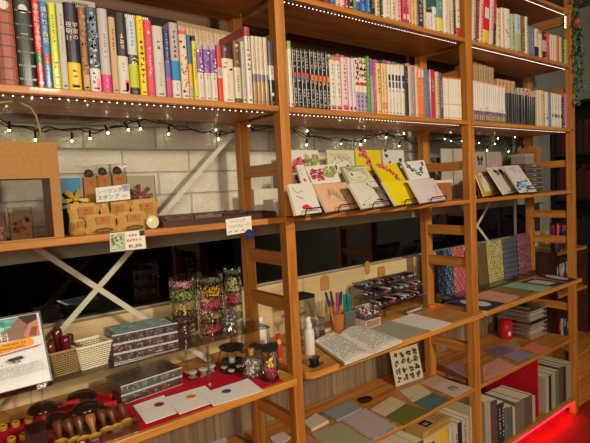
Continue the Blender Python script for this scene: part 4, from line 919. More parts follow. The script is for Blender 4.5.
P = atz(483.5, 201, ZB); m = MB().ball((0, 0, .008), .008, 'd8cfb4', 10, (1.2, 1, 1)).ball((.01, .004, .014), .005, 'd8cfb4').ball((-.012, .006, .006), .006, 'c8bfa4'); o = m.build('clay_pebble', 'ceramic', smooth='all'); put(o, Vector((max(P.x, 1.06), .012, ZB+.0))); tag(o, 'small white lumpy ornament at the foot of the purple photo card', 'ornament')
for k, (x0, x1, c_, kd, lb) in enumerate([(476, 487, 'a89c90', 'butterfly', 'greyish butterfly card standing in the rear by the wall'), (488.3, 503, 'a8988c', 'pinkfog', 'greyish pink mist card standing in the rear by the wall')]):
    yy = .24; a, b, tz = aty(x0, 165, yy).x, aty(x1, 165, yy).x, aty(x0, 151.5, yy).z
    s = Sheet((a, yy, ZB+.0003), (b, yy, ZB+.0003), (b, yy+.01, tz), (a, yy+.01, tz), th=.003); s.body(c_); floral(s, kd, random.Random(90+k)); s.done('greeting_card', lb, 'card')
# clear drawer tower with boxes on it
a, b = aty(522, 190, .17).x, 1.985; tw = b-a; top = aty(540, 163.5, .17).z-ZB
tt = thing('drawer_tower', 'clear plastic drawer tower behind the blue wave card', 'drawers', (a, .15, ZB+.0003))
m = MB(); n = 6
m.box((0, 0, 0), (.002, .115, top)); m.box((tw-.002, 0, 0), (tw, .115, top)); m.box((.002, .113, 0), (tw-.002, .115, top)); m.box((.002, 0, top-.002), (tw-.002, .115, top)); m.build('case', 'acrylic', tt)
for k in range(n):
    z0, z1 = top*k/n+.002, top*(k+1)/n-.003
    dq = MB(); dq.box((.003, -.001, z0), (tw-.003, .001, z1)); dq.box((.003, .001, z0), (tw-.003, .11, z0+.0012)); dr = dq.build('drawer', 'smoke_plastic', tt)
    MB().box((.003, -.002, z1-.001), (tw-.003, .0, z1+.0008), 'b0aa9c').build('drawer_rim', 'plastic', dr); MB().box((tw*.45, -.006, z0+(z1-z0)*.4), (tw*.55, -.001, z0+(z1-z0)*.6), 'b8b4ac').build('knob', 'plastic', dr)
zz = ZB+top+.0008; h2 = aty(545, 147.5, .16).z-zz
def cbox(label, x, y, w, d, h, col, z, lidc=None, name='carton', mat='kraft', group=None):
    tt = thing(name, label, 'box', (x, y, z), group); MB().box((0, 0, 0), (w, d, h*(.72 if lidc else 1)), col).build('body', mat, tt)
    if lidc: MB().box((-.002, -.002, h*.72), (w+.002, d+.002, h), lidc).build('lid', mat, tt)
    return tt
cbox('terracotta brown box on top of the clear drawers', a+.14, .155, tw-.155, .1, h2, 'a4623c', zz, 'a86840')
cbox('small grey box on the clear drawers beside the terracotta box', a+.02, .16, .1, .08, h2*.6, '8c8478', zz, 'a09886', mat='paper')
# ================================================================== worktop, left bay
zd = ZD
r1 = random.Random(77)
o = flat([(118, 447), (286, 381.8), (271, 368), (140, 352)], zd, .0015)
a_, b_ = -.93, -.052
o = MB().box((0, 0, 0), (b_-a_, .30, .0012), 'c01c30').build('red_cloth', 'fabric'); put(o, (a_, -.018, zd+.0003)); tag(o, 'bright red felt cloth covering the left worktop', 'cloth')
zc = zd+.0018
# clear raised shelf on legs
RZ = .93; rx0, rx1, ry0, ry1 = -.93, -.012, .10, .28
tt = thing('acrylic_riser', 'clear acrylic raised shelf spanning the red cloth', 'display riser', (rx0, ry0, zc))
MB().box((0, 0, RZ-zc-.005), (rx1-rx0, ry1-ry0, RZ-zc)).build('top_panel', 'acrylic', tt)
for xx in (0, .235, .69, rx1-rx0-.004): [MB().box((xx, ya, 0), (xx+.004, ya+.016, RZ-zc-.0052)).build('leg_panel', 'acrylic', tt) for ya in (.004, ry1-ry0-.02)]
zr = RZ+.0006
# poster stand
P1, P2_ = atz(51, 380, zr), atz(-34, 406, zr); 
y_b = .085
BR = aty(51, 380, .075); TR = atx(38.5, 312.5, BR.x); lift = 0
w_ = .215; BL = BR+Vector((-w_, -.0, 0)); TL = TR+Vector((-w_, 0, 0))
zz0 = BR.z
s = Sheet(BL, BR, TR, TL, th=.0012); s.body('dcdcdc')
s.poly([(.02, .66), (.97, .66), (.97, .985), (.02, .985)], '8a5c40'); s.poly([(.02, .78), (.6, .78), (.8, .985), (.02, .985)], '4ca898')
for k in range(60): s.blob(.05+.62*r1.random(), .80+.16*r1.random(), .05, .025, r1.choice(['6cc4b0', '2c8c80', 'a8dccc', '48a090', '3c7c74']), 6, .4, r=r1)
s.poly([(.78, .985), (.97, .985), (.97, .84), (.86, .86)], '3c2c24'); s.poly([(.97, .66), (.97, .90), (.88, .86), (.80, .70), (.82, .66)], 'c8866c'); s.poly([(.93, .66), (.96, .80), (.90, .80), (.86, .68)], '8c4c3c')
s.text('無料', .56, .705, .023, 'f2efe8')
s.poly([(.02, .46), (.88, .54), (.90, .585), (.86, .66), (.02, .585)], 'f0a020'); s.scrib(.06, .84, .60, .028, '5a3010', r1); s.scrib(.06, .84, .545, .028, '5a3010', r1); s.scrib(.06, .6, .50, .024, '5a3010', r1)
s.line(.02, .415, .95, .50, .0022, 'c82838'); s.poly([(.02, .30), (.30, .32), (.42, .40), (.02, .40)], 'd8a89c')
s.poly([(.60, .39), (.74, .405), (.77, .36), (.63, .35)], '2c2426'); s.blob(.66, .335, .02, .01, 'black'); s.blob(.71, .33, .02, .01, 'black'); s.scrib(.36, .6, .32, .022, '201c20', r1)
for k in range(9): s.scrib(.08+.03*(k % 2), .92, .27-.028*k, .016, '5c5c66', r1, cs=.014)
tt = thing('poster_stand', 'clear stand holding a hand craft poster with yellow banner', 'sign', BL.copy())
s.m.build('poster', 'gloss', tt)
q = Sheet(*[s.pt(u, v, .0022) for u, v in ((-.01, -.01), (1.02, -.01), (1.02, 1.02), (-.01, 1.02))], th=.0016); q.m.M = Matrix.Translation(-BL); q.body('white'); q.m.build('front_panel', 'poster_film', tt)
q = Sheet(*[s.pt(u, v, -.0015) for u, v in ((-.01, -.01), (1.02, -.01), (1.02, 1.02), (-.01, 1.02))], th=.002); q.m.M = Matrix.Translation(-BL); q.body('141414'); q.m.build('back_panel', 'black_metal', tt)
MB().box((-.004, 0.004, zr-BL.z), (w_+.004, .075, zr-BL.z+.0025)).box((0.0, .0, zr-BL.z), (w_, .004, .0)).build('foot', 'acrylic', tt)
# wicker baskets
def basket(label, cu, cv, wtop, z=zr, col='cdbf96', fill=False, depth=.062):
    P = atz(cu, cv, z); sc = sc_at(P); w = wtop*sc/.92; h = .062
    tt = thing('wicker_basket', label, 'basket', P, 'small wicker baskets on the clear shelf', rz=.12)
    m = MB(); top, bot = w/2, w/2*.72
    rows = 11; per = 44; dz = h/rows
    def rp(k, z, off=0):
        q = k/per*4; side = int(q) % 4; f = q-int(q); hw = bot+(top-bot)*z/h; hd = (bot+(top-bot)*z/h)*.85
        c = [(-hw, -hd), (hw, -hd), (hw, hd), (-hw, hd)]; a, b = c[side], c[(side+1) % 4]
        nx, ny = [(0, -1), (1, 0), (0, 1), (-1, 0)][side]
        return Vector((a[0]+(b[0]-a[0])*f+nx*off, a[1]+(b[1]-a[1])*f+ny*off, z))
    for j in range(rows):
        z = dz*(j+.5); pts = [rp(k, z, .0011*(1 if (k+j) % 2 else -1)) for k in range(per)]
        m.tube(pts+[pts[0]], .0017, 4, col)
    for k in range(0, per, 1): m.tube([rp(k+.5, .001), rp(k+.5, h)], .0009, 4, col)
    pts = [rp(k, h+.001) for k in range(per)]; m.tube(pts+[pts[0]], .0032, 5, col)
    m.box((-bot, -bot*.85, 0), (bot, bot*.85, .002), col)
    m.build('weave', 'paper', tt, smooth='all'); return P, w, tt
Pb, wb_, _ = basket('tan wicker basket holding upright wooden stamp handles', 63.5, 372, 28, col='a48658')
basket('empty pale cream wicker basket beside the stamp basket', 91, 365, 31, col='e8dfc4')
def handle(label, base, tip, name='wooden_stamp', mat='handle_wood', gold=False, s=1.0, group=None, cat='stamp', col='white'):
    """a turned wooden stamp handle from its metal foot (base) to its rounded end (tip)"""
    base, tip = Vector(base), Vector(tip); d = tip-base; l = d.length
    tt = thing(name, label, cat, base, group); tt.rotation_euler = d.to_track_quat('Z', 'Y').to_euler()
    k = l/.075
    prof = [(.0045, .008), (.0062, .010), (.0052, .014), (.0042, .022), (.0052, .034), (.0085, .052), (.0098, .062), (.0090, .070), (.0050, .0745), (0, .0755)]
    if not gold: prof = [(.007, 0), (.0075, .004)]+prof[2:]
    MB().lathe([(r*s, z*k) for r, z in prof], 14).build('grip', mat, tt, smooth=True)
    if gold:
        MB().lathe([(.0105*s, 0), (.0115*s, .001), (.0115*s, .0045), (.0065*s, .006), (.0055*s, .009), (0, .0095)], 16, 'e0b04c').build('seal_head', 'goldish', tt, smooth=True)
    return tt
hb = Pb
for k, (dx, dy, tx, ty, l, mt, lb) in enumerate([(-.022, -.008, -.030, -.012, .088, 'handle_wood', 'short dark stamp handle tilted towards the poster in the tan basket'), (-.004, .006, -.006, .010, .118, 'wine', 'tallest reddish stamp handle in the tan basket'), (.006, -.010, .008, -.014, .098, 'wine', 'glossy red stamp handle at the front of the tan basket'), (.018, .008, .024, .012, .095, 'handle_wood', 'brown stamp handle at the rear of the tan basket'), (-.010, .012, -.016, .018, .09, 'handle_wood', 'brown stamp handle behind the tallest red one')]):
    if mt == 'wine' and 'wine_wood' not in MATS: wood('wine_wood', '6c1c24', '3c0c12', 'z', .25, scale=4, coat=.5)
    mt2 = 'wine_wood' if mt == 'wine' else mt
    handle(lb, hb+Vector((dx, dy, .004)), hb+Vector((tx, ty, l)), mat=mt2, s=1.35 if k != 3 else 1.2, group='stamp handles in the tan basket')
# clear bead cases
def bead_case(label, x0, y0, z, w, d, h, rz, seed, cols, group='clear bead cases in stacks', lidtint=True):
    tt = thing('bead_case', label, 'bead case', (x0, y0, z), group, rz=rz); r = random.Random(seed)
    m = MB(); t = .0015
    m.box((0, 0, 0), (w, d, t)); m.box((0, 0, t), (w, t, h)); m.box((0, d-t, t), (w, d, h)); m.box((0, t, t), (t, d-t, h)); m.box((w-t, t, t), (w, d-t, h)); 
    for k in range(1, 6): m.box((w*k/6, t, t), (w*k/6+t*.7, d-t, h-.001))
    m.box((t, d*.5, t), (w-t, d*.5+t*.7, h-.001)); m.build('tray', 'smoke_plastic', tt)
    MB().box((-.001, -.001, h+.0002), (w+.001, d+.001, h+.0026)).build('lid', 'smoke_plastic', tt)
    e = MB(); e.box((-.0012, -.0014, h-.0005), (w+.0012, -.001, h+.0028), 'c0c4c4'); e.box((-.0012, -.0014, 0), (w+.0012, -.0004, .0015), 'a8acac'); e.build('lid_rim', 'gloss', tt)
    b = MB()
    for i in range(6):
        for j in range(2):
            c = cols[(i*2+j+seed) % len(cols)]
            for q in range(20):
                x = w*i/6+.004+(w/6-.008)*r.random(); y = d*j/2+.004+(d/2-.008)*r.random(); z_ = t+.002+(h-.008)*r.random()*.8
                s = .0024; b.ball((x, y, z_), s, r.choice([c, c, 'd8d4cc', '88848c']), 5)
    b.build('beads', 'gloss', tt)['kind'] = 'stuff'
    MB().box((w*.62, -.0022, h*.35), (w*.75, -.0012, h+.003), 'c8ccd0').build('latch', 'smoke_plastic', tt); return tt
cc1 = ['a08cb0', '7c98ac', 'b08490', '8c8c9c', 'b8a4a8', '70748c', 'b0acbc', '94808c']
# upper stack, sits on the clear shelf
A = atz(114.5, 363.8, zr); Bq = atz(178.3, 349, zr); dd_ = Bq-A; rz = math.atan2(dd_.y, dd_.x); w = dd_.length; hh = .023
for k in range(3):
    bead_case(['clear bead case at the bottom of the upper stack of three', 'clear bead case in the middle of the upper stack of three', 'clear bead case topping the upper stack of three, green leaflet inside'][k], A.x, A.y, zr+k*(hh+.0032), w, .105, hh, rz, 11+k, cc1)
s_ = Sheet((0, 0, 0), (w*.9, 0, 0), (w*.9, .09, 0), (0, .09, 0), th=.0006); s_.body('8ca8a4')
for k in range(24): s_.blob(.08+.84*r1.random(), .08+.84*r1.random(), .07, .08, r1.choice(['7cb070', 'a8c4c8', '60a068', 'c0ccd0', '6c94a8', '8c86a8']), 7, .4, r=r1)
o = s_.done('leaflet', 'green and blue leaflet lying on the upper stack of bead cases', 'leaflet'); o.location = (A.x+.008, A.y+.006, zr+3*(hh+.0032)+.0006); o.rotation_euler = (0, 0, rz)
A = atz(122, 405, zc); Bq = atz(182.5, 384, zc); dd_ = Bq-A; rz = math.atan2(dd_.y, dd_.x)
cc2 = ['a88478', '8490a0', 'a09c9c', '9c7c80', '807c84', 'b0a49c']
w2 = dd_.length
for k in range(2):
    bead_case(['clear bead case lying on the red cloth under another', 'clear bead case on top of the pair on the red cloth'][k], A.x, A.y, zc+k*(.024+.0032), w2, .115, .024, rz, 21+k, cc2)
# envelopes with wax seals
for k, (px, c_, su, sv, lb) in enumerate([
    ([(146, 423.5), (177, 412.5), (164, 395), (133, 405.5)], '7c2a3c', .68, .62, 'plum'), ([(179.5, 414), (221, 399.5), (205, 385.5), (165, 397.2)], 'e08020', .5, .62, 'orange'), ([(213.5, 405.8), (263.5, 390.3), (248, 378.4), (201, 393.5)], '6c4a8c', .42, .62, 'violet')]):
    s = flat(px, zc+.0012*k, .0014); s.body('f4f1ec'); s.line(.0, .55, 1, .55, .0008, 'b8b4b0'); s.blob(.5, .5, .0, .0, 'white')
    if k == 0: s.blob(.80, .60, .10, .10, 'e0dcd4', 8, .3)
    o = s.done('envelope', ['white envelope sealed in plum, nearest the bead cases', 'white envelope sealed in orange, middle of three', 'white envelope sealed in violet, nearest the glass jars'][k], 'envelope', 'white sealed envelopes on the red cloth')
    Pq = s.pt(su, sv, 0); rr_ = .013
    sm = MB().lathe([(0, 0), (rr_, 0), (rr_*1.08, .0012), (rr_*.85, .0024), (rr_*.75, .0018), (0, .0018)], 18, c_); 
    for a in range(5): sm.quad([(rr_*.5*math.cos(a*1.25+b)*1.0, rr_*.5*math.sin(a*1.25+b), .0021) for b in (0, .4, .9)], {'7c2a3c': 'a87884', 'e08020': 'f0b060', '6c4a8c': '4c3068'}[c_])
    w3 = sm.build('wax_seal', 'ceramic', o, smooth=True); w3.location = Pq-s.o; w3['label'] = f'{lb} wax seal'
# bottles, jars and tins
def jar(label, P, r, h, col='white', fill=None, lid=None, fh=.5, name='glass_jar', group=None, seed=0, pour=None, knob=False, lidh=.12, neck=1.0, fillname='contents', cat='jar', ball=.0032):
    tt = thing(name, label, cat, P, group); n = 20
    MB().lathe([(r*.92, 0), (r, .003), (r, h*.8), (r*neck, h*.9), (r*neck, h)], n).build('glass', 'acrylic', tt, smooth=True)
    if fill:
        b = MB(); q = random.Random(seed); cnt = 120
        for k in range(cnt):
            a, rr_ = q.random()*2*PI, (r-.005)*math.sqrt(q.random()); b.ball((rr_*math.cos(a), rr_*math.sin(a), .004+(h*fh-.004)*q.random()), ball*(.7+.6*q.random()), q.choice(fill), 5)
        b.build(fillname, 'gloss', tt)['kind'] = 'stuff'
    if lid: MB().lathe([(0, h-.001), (r*neck*1.08, h-.001), (r*neck*1.1, h+lidh*r*2), (r*neck*.95, h+lidh*r*2.6), (0, h+lidh*r*2.7)], n, lid).build('lid', 'plastic', tt, smooth=True)
    return tt
def on(u, v, z): return atz(u, v, z)
# stacked clear pots of beads, standing on the clear shelf
def stack(cu, cv, wpx, levels, where):
    P = atz(cu, cv, zr); sc = sc_at(P); r = wpx*sc/2*1.14; z = zr
    for k, (hpx, cols, fh, lb) in enumerate(levels):
        h = hpx*sc
        jar(f'clear round pot of {lb}, {where}', Vector((P.x, P.y, z+.0004)), r, h-.002, fill=cols, lid='c8ccc8' if k < 0 else None, fh=fh, group='clear pots of beads in stacks', name='bead_pot', seed=int(cu)+k, fillname='beads', cat='pot', ball=.0026)
        o = [c for c in bpy.data.objects if c.name.startswith('bead_pot')][-1] if False else None
        z += h
stack(185.5, 331, 24, [(9, ['6a2434', '8c6c40', '3c2824'], .7, 'brown and gold sequins'), (10, ['5c1c34', '7c2c44', '3c1424'], .8, 'dark wine beads'), (13, ['e0c060', 'c8a040', 'f0dca0'], .8, 'pale gold stars'), (12, ['a8c06c', '8cae58', 'c0cc88'], .75, 'light green grains'), (11, ['d85878', 'e0889c', 'd8d0c4'], .5, 'pink petals')], 'in the stack nearest the bead cases')
stack(213, 333, 23, [(12, ['b82850', '8c1c3c', 'd04870'], .8, 'crimson grains'), (13, ['a88c50', '5c4430', 'd0b070', '3c4840'], .7, 'mixed gold and bronze bits'), (12, ['d02868', 'e04c84', 'b81c54'], .6, 'hot pink flowers'), (14, ['e0a820', 'd8c040', 'c87818'], .75, 'orange yellow petals'), (11, ['6c7468', '4c5450'], .3, 'grey green leaves')], 'in the middle stack by the upright')
stack(235, 318, 15, [(14, ['8c8478', '6c6458'], .4, 'grey shells'), (12, ['b82058', 'd03c74', '9c1c48'], .8, 'magenta petals'), (18, ['c8c078', 'b8ac60', 'd8d0a0'], .85, 'pale straw flowers'), (9, ['3c5c50', '5c7868'], .4, 'dark green leaves')], 'in the stack touching the upright')
# faceted glass dish of blue and white bits, on the clear shelf
P = atz(227, 333, zr); sc = sc_at(P)
tt = thing('glass_cup', 'faceted glass cup of blue and white pieces on the clear shelf', 'cup', (P.x, P.y-.02, zr))
MB().lathe([(.014, 0), (.016, .002), (.019, .015), (.024, .035), (.026, .055), (.0255, .0565)], 9).build('glass', 'acrylic', tt)
b = MB(); q = random.Random(3)
for k in range(60): a, rr_ = q.random()*6.28, .018*math.sqrt(q.random()); b.ball((rr_*math.cos(a), rr_*math.sin(a), .006+.05*q.random()), .0036, q.choice(['dcdcd8', '2c5068', '8c9ca4', 'c8d0d0', '3c3030', 'b08478']), 5)
b.build('glass_pieces', 'gloss', tt)['kind'] = 'stuff'
# black melting stand
P = Vector((-.118, .175, zc)); sc = sc_at(P); R_ = 12.2*sc
tt = thing('wax_warmer', 'black two tier wax melting stand with a candle cup', 'wax warmer', P)
MB().lathe([(R_*.8, 0), (R_, .003), (R_*1.0, .006), (R_*.35, .010), (R_*.3, .013), (0, .013)], 24, '1c1a1c').build('base', 'black_metal', tt, smooth=True)
MB().lathe([(R_*.25, .016), (R_*.9, .030), (R_*.98, .033), (R_*.9, .034), (R_*.2, .022), (0, .022)], 24, '1c1a1c').build('lower_dish', 'black_metal', tt, smooth=True)
MB().lathe([(R_*.32, .024), (R_*.40, .036), (R_*.36, .050), (R_*.44, .060)], 16).build('candle_glass', 'acrylic', tt, smooth=True)
MB().lathe([(0, .026), (R_*.28, .026), (R_*.28, .042), (0, .042)], 14, 'd8d4cc').build('candle', 'plastic', tt, smooth=True)
MB().lathe([(R_*.12, .060), (R_*.9, .073), (R_*1.05, .080), (R_*1.0, .081), (R_*.6, .070), (0, .067)], 24, '1c1a1c').build('upper_dish', 'black_metal', tt, smooth=True)
MB().tube([(-R_*1.0, 0, .004), (-R_*1.18, 0, .02), (-R_*1.2, 0, .05), (-R_*1.0, 0, .077)], .0018, 6).build('bracket', 'wire_black', tt, smooth='all')
for k, (u, v, c_, lb) in enumerate([(224.5, 370, 'd8d0c4', 'nearest the melting stand'), (231.5, 373.5, 'd0bcb4', 'at the front'), (238.5, 369, 'd8ccc0', 'nearest the big glass jar')]):
    P = on(u, v, zc); jar(f'tiny white lidded tin of the three, {lb}', P, .0105, .010, fill=None, lid=c_, name='small_tin', group='tiny tins before the melting stand', cat='tin')
for k, (u, v, lb, fc) in enumerate([(193, 379, 'nearest the bead cases', ['8c4a54', 'a89088']), (203.5, 376, 'with a silver lid in the middle', ['7c6c68', '8c8884']), (211.5, 372.5, 'closest to the melting stand', ['b88c90', '8c8484'])]):
    jar(f'small clear pot under the clear shelf {lb}', on(u, v, zc), .0135, .022, fill=fc, lid='b4b8b4', fh=.8, name='glitter_pot', group='small lidded pots under the clear shelf', seed=60+k, cat='pot', ball=.0025)
# large facetted jar with cork-coloured stopper
P = on(252.5, 376, zc); sc = sc_at(P)
tt = jar('large clear glass jar with pink and grey shells by the black lidded jars', P, 10*sc, 22*sc, fill=['c8c0bc', 'd8ccc4', 'a8a09c', 'e0dcd4', 'b08c8c'], fh=.75, name='glass_jar', seed=4, neck=.72, cat='jar', ball=.0042)
MB().lathe([(0, 22*sc), (.0095, 22*sc), (.0105, 27*sc), (.0098, 28*sc), (0, 28*sc)], 14, 'b88448').build('stopper', 'paper', tt, smooth=True)
P = on(271, 379, zc); sc = sc_at(P)
tt = jar('black lidded jar of yellow and pink dried flowers', P, 8*sc, 30*sc, fill=['c02c60', 'd85888', 'a8204c'], lid='1e2020', fh=.35, name='glass_jar', seed=5, lidh=.22, cat='jar', neck=.95)
b = MB(); q = random.Random(8)
for k in range(26): a = q.random()*6.28; b.ball((.012*math.cos(a)*q.random(), .012*math.sin(a)*q.random(), (12+9*q.random())*sc), .004, q.choice(['e0c828', 'f0dc50', 'c8a020']), 5)
b.build('dried_flowers', 'gloss', tt)['kind'] = 'stuff'; MB().lathe([(8.4*sc, 0), (8.6*sc, .006), (8.1*sc, .008)], 18, '241c20').build('base_ring', 'plastic', tt, smooth=True)
P = on(257, 369, zc); sc = sc_at(P)
jar('black lidded jar behind the large glass jar', P, 6.4*sc, 22*sc, fill=['b0a498', '8c7c74', 'c8b8a8'], lid='1e2020', fh=.6, name='glass_jar', seed=6, lidh=.2, neck=.95)
P = on(276.5, 369, zc); sc = sc_at(P)
jar('black lidded jar nearest the front post', Vector((-.022, P.y, P.z)) if P.x > -.02 else P, 5.6*sc, 24*sc, fill=['b07c84', 'c8a8a8', '9c6c78'], lid='1e2020', fh=.7, name='glass_jar', seed=7, lidh=.22, neck=.95)
def spray(label, P, wpx, hpx, col='d8d4c8', z=0):
    sc = sc_at(P); r = wpx*sc/2; h = hpx*sc
    tt = thing('spray_bottle', label, 'bottle', P); MB().lathe([(r*.95, 0), (r, .002), (r, h*.60), (r*.85, h*.66), (r*.5, h*.70), (r*.48, h*.72), (0, h*.72)], 18, col).build('bottle', 'plastic', tt, smooth=True)
    MB().lathe([(0, h*.72), (r*.62, h*.72), (r*.62, h*.82), (r*.42, h*.84), (r*.42, h*.97), (r*.3, h), (0, h)], 14, 'e0dcd0').box((-r*.7, -r*.25, h*.88), (0, r*.25, h*.96), 'e0dcd0').build('pump', 'plastic', tt, smooth=True); return tt
spray('white spray bottle behind the black lidded jars', Vector((.068, .275, zd+.0003)), 11.5, 34)
P = Vector((.058, .155, zd+.0003)); sc = sc_at(P)
tt = thing('glue_bottle', 'yellow bottle with a red cap and red figure beside the front post', 'bottle', P)
MB().lathe([(.010, 0), (.011, .003), (.011, .055), (.006, .066), (.006, .07), (0, .07)], 14, 'e0a040', cols=['e0a040', 'c83030', 'e8b050', 'e0a040', 'e0a040', 'e0a040']).build('bottle', 'plastic', tt, smooth=True)
MB().lathe([(0, .07), (.0085, .07), (.0085, .086), (.006, .088), (0, .088)], 12, 'd02420').build('cap', 'plastic', tt, smooth=True)
# gold seal heads lying in a clear box, wooden melting spoons, stamps in a rack
tt = thing('seal_box', 'long clear box holding rows of gold seal heads', 'box', (-.93, -.012, zc))
m = MB(); bw_, bd_, bh_ = .212, .125, .018
m.box((0, 0, 0), (bw_, bd_, .0015)); m.box((0, 0, .0015), (bw_, .0015, bh_)); m.box((0, bd_-.0015, .0015), (bw_, bd_, bh_)); m.box((0, .0015, .0015), (.0015, bd_-.0015, bh_)); m.box((bw_-.0015, .0015, .0015), (bw_, bd_-.0015, bh_)); m.box((0.0015, bd_*.5, .0015), (bw_-.0015, bd_*.5+.001, bh_-.003)); m.build('box_body', 'acrylic', tt)
zs = zc+.019; cnt = 0
for row, (pts) in enumerate([[(3, 425.6), (15.5, 422), (28.5, 418.3)], [(11.4, 437.7), (23.5, 434), (35.6, 429.8)]]):
    for k, (u, v) in enumerate(pts):
        P = atz(u, v, zc+.014); cnt += 1
        o = thing('gold_seal', ['gold seal head at the picture edge, rear row of the clear box', 'gold seal head in the middle of the rear row of the clear box', 'gold seal head nearest the dark spoon, rear row of the clear box', 'gold seal head first in the front row of the clear box', 'gold seal head in the middle of the front row of the clear box', 'gold seal head nearest the stamps, front row of the clear box'][cnt-1], 'seal head', (P.x, P.y, zc+.0018), 'gold seal heads in the clear box')
        mm = MB().lathe([(.009, 0), (.0105, .002), (.0105, .012), (.0085, .0135), (.0075, .012), (0, .012)], 8, 'd8ac3c'); mm.build('head', 'goldish', o, smooth=True)
        MB().lathe([(0, .0121), (.0035, .0121), (.003, .0135), (0, .0135)], 8, '6c4c18').build('motif', 'metal', o)
def spoon(label, cu, cv, eu, ev, wpx, hcol, bcol='241614', z=zc, up=.0):
    P = atz(cu, cv, z+up+.008); E = atz(eu, ev, z+up+.010); d = E-P; l = d.length; ang = math.atan2(d.y, d.x); r = wpx*sc_at(P)/2
    tt = thing('melting_spoon', label, 'spoon', (P.x, P.y, z+up), 'dark melting spoons above the stamps', rz=ang)
    MB().lathe([(r*.98, .0), (r, .0015), (r*.97, .006), (r*.82, .012), (r*.55, .0165), (r*.25, .0185), (0, .019)], 24, bcol).build('bowl', 'ceramic', tt, smooth=True)
    MB().tube([(r*.9, 0, .009), (r+(l-r)*.14, 0, .0095), (r+(l-r)*.3, 0, .010)], .0034, 8, '3a2018').build('ferrule', 'ceramic', tt, smooth=True)
    MB().tube([(r+(l-r)*.28, 0, .010), (r+(l-r)*.6, 0, .0105), (l, 0, .011)], .0048, 8, hcol, r2=.0075).build('handle', 'gloss', tt, smooth=True); return tt
SP = .045
tt = thing('spoon_rest', 'dark red box under the melting spoons', 'box', (-.735, .035, zc)); MB().box((0, .01, 0), (.035, .085, SP-.0008), '300c10').build('body', 'gloss', tt); MB().box((.075, .02, 0), (.19, .085, SP-.0008), '3a1414').build('second_body', 'gloss', tt)
spoon('dark melting spoon with red handle nearest the poster', 42, 407, 80, 401.5, 28, 'a01c28', up=SP)
spoon('dark melting spoon with red handle at the rear', 81.5, 395, 111, 396, 29, '98181f', up=SP+.004)
spoon('dark melting spoon with a tan wooden handle', 56.5, 417, 88, 412.5, 21, 'a05c38', up=SP)
spoon('dark melting spoon with red handle above the middle stamps', 86, 406, 116, 403.5, 27, 'b02028', up=SP+.02)
rk = [((57, 421), (61, 443), 'handle_wood'), ((66.5, 419), (74, 441), 'handle_wood'), ((77, 416), (83.5, 439.5), 'handle_wood'), ((89, 414), (95, 437), 'light_handle'), ((100, 410), (106, 430.6), 'handle_wood'), ((108.5, 407.5), (116, 427.7), 'handle_wood'), ((120, 404), (126.5, 422.7), 'handle_wood')]
for k, (tp, bt, mt) in enumerate(rk):
    b = atz(*bt, zc+.012); tpp = aty(tp[0], tp[1], b.y+.04)
    handle(['brown wooden stamp in the rack nearest the gold seals', 'brown wooden stamp second from the gold seals', 'brown wooden stamp third from the gold seals, below the tan spoon', 'light tan wooden stamp in the middle of the rack', 'brown wooden stamp just past the light tan one', 'brown wooden stamp second from the envelopes', 'brown wooden stamp nearest the white envelopes'][k], b, tpp, mat=mt, gold=True, s=1.35, group='wooden stamps with gold seals in the rack')
a, b = atz(50, 441, zc), atz(133, 420, zc)
tt = thing('stamp_rack', 'low clear rack in which the gold footed stamps lean', 'rack', (-.74, -.022, zc)); L_ = .235
MB().box((0, 0, 0), (L_, .002, .022)).box((0, .002, 0), (L_, .07, .002)).box((0, .068, .002), (L_, .07, .045)).box((0, .002, .002), (.002, .068, .03)).box((L_-.002, .002, .002), (L_, .068, .03)).build('rack_body', 'acrylic', tt)

# ================================================================== worktop, middle bay
z = zd+.0003
# open handwritten notebook: curved page blocks
C = [atz(u, v, z+.008) for u, v in [(344.5, 363.5), (373.5, 352.5), (340, 333), (314.8, 342), (402.6, 341), (360.6, 326.5)]]
BL, SB, ST, TL, RB, RT_ = [Vector((p.x, p.y, z)) for p in C]
tt = thing('open_notebook', 'open handwritten notebook lying across the worktop edge', 'notebook', SB)
def page(m, a, b, c, d, lines, r):   # a outer bottom, b spine bottom, c spine top, d outer top
    n = 8; pts = lambda u, v: (a.lerp(b, u)).lerp(d.lerp(c, u), v)+Vector((0, 0, .003+.017*math.sin(PI*min(1, .15+u*.85))**.8))-SB
    for k in range(n):
        u0, u1 = k/n, (k+1)/n; m.quad([pts(u0, 0), pts(u1, 0), pts(u1, 1), pts(u0, 1)], 'f2eee4'); m.quad([pts(u0, 0)*1, pts(u1, 0), Vector((pts(u1, 0).x, pts(u1, 0).y, .001)), Vector((pts(u0, 0).x, pts(u0, 0).y, .001))], 'c8c0ac'); m.quad([pts(u1, 1), pts(u0, 1), Vector((pts(u0, 1).x, pts(u0, 1).y, .001)), Vector((pts(u1, 1).x, pts(u1, 1).y, .001))], 'c8c0ac')
    e = [pts(0, 0), pts(0, 1)]; m.quad([e[0], e[1], Vector((e[1].x, e[1].y, .001)), Vector((e[0].x, e[0].y, .001))], 'c8c0ac')
    for j in range(lines):
        v = .94-.88*j/lines; u = .08
        while u < .88:
            l = .02+.05*r.random()
            if r.random() < .82:
                h = .010; up = Vector((0, 0, .0006)); m.quad([pts(u, v-h)+up, pts(u+l, v-h*.4)+up, pts(u+l, v+h*.8)+up, pts(u, v+h)+up], r.choice(['5c5458', '6c6468', '484048']))
            u += l+.012
m = MB(); page(m, BL, SB, ST, TL, 15, random.Random(1)); m.build('page_block', 'paper', tt)
m = MB(); page(m, RB, SB, ST, RT_, 15, random.Random(2)); m.build('page_block', 'paper', tt)
m = MB(); cvr = [p-SB for p in (BL+Vector((-.003, -.003, 0)), SB+Vector((0, -.004, 0)), RB+Vector((.004, -.003, 0)), RT_+Vector((.003, .003, 0)), ST+Vector((0, .003, 0)), TL+Vector((-.003, .003, 0)))]
m.prism([(p.x, p.y) for p in cvr], 0, .001, '3c3438'); m.build('cover', 'gloss', tt)
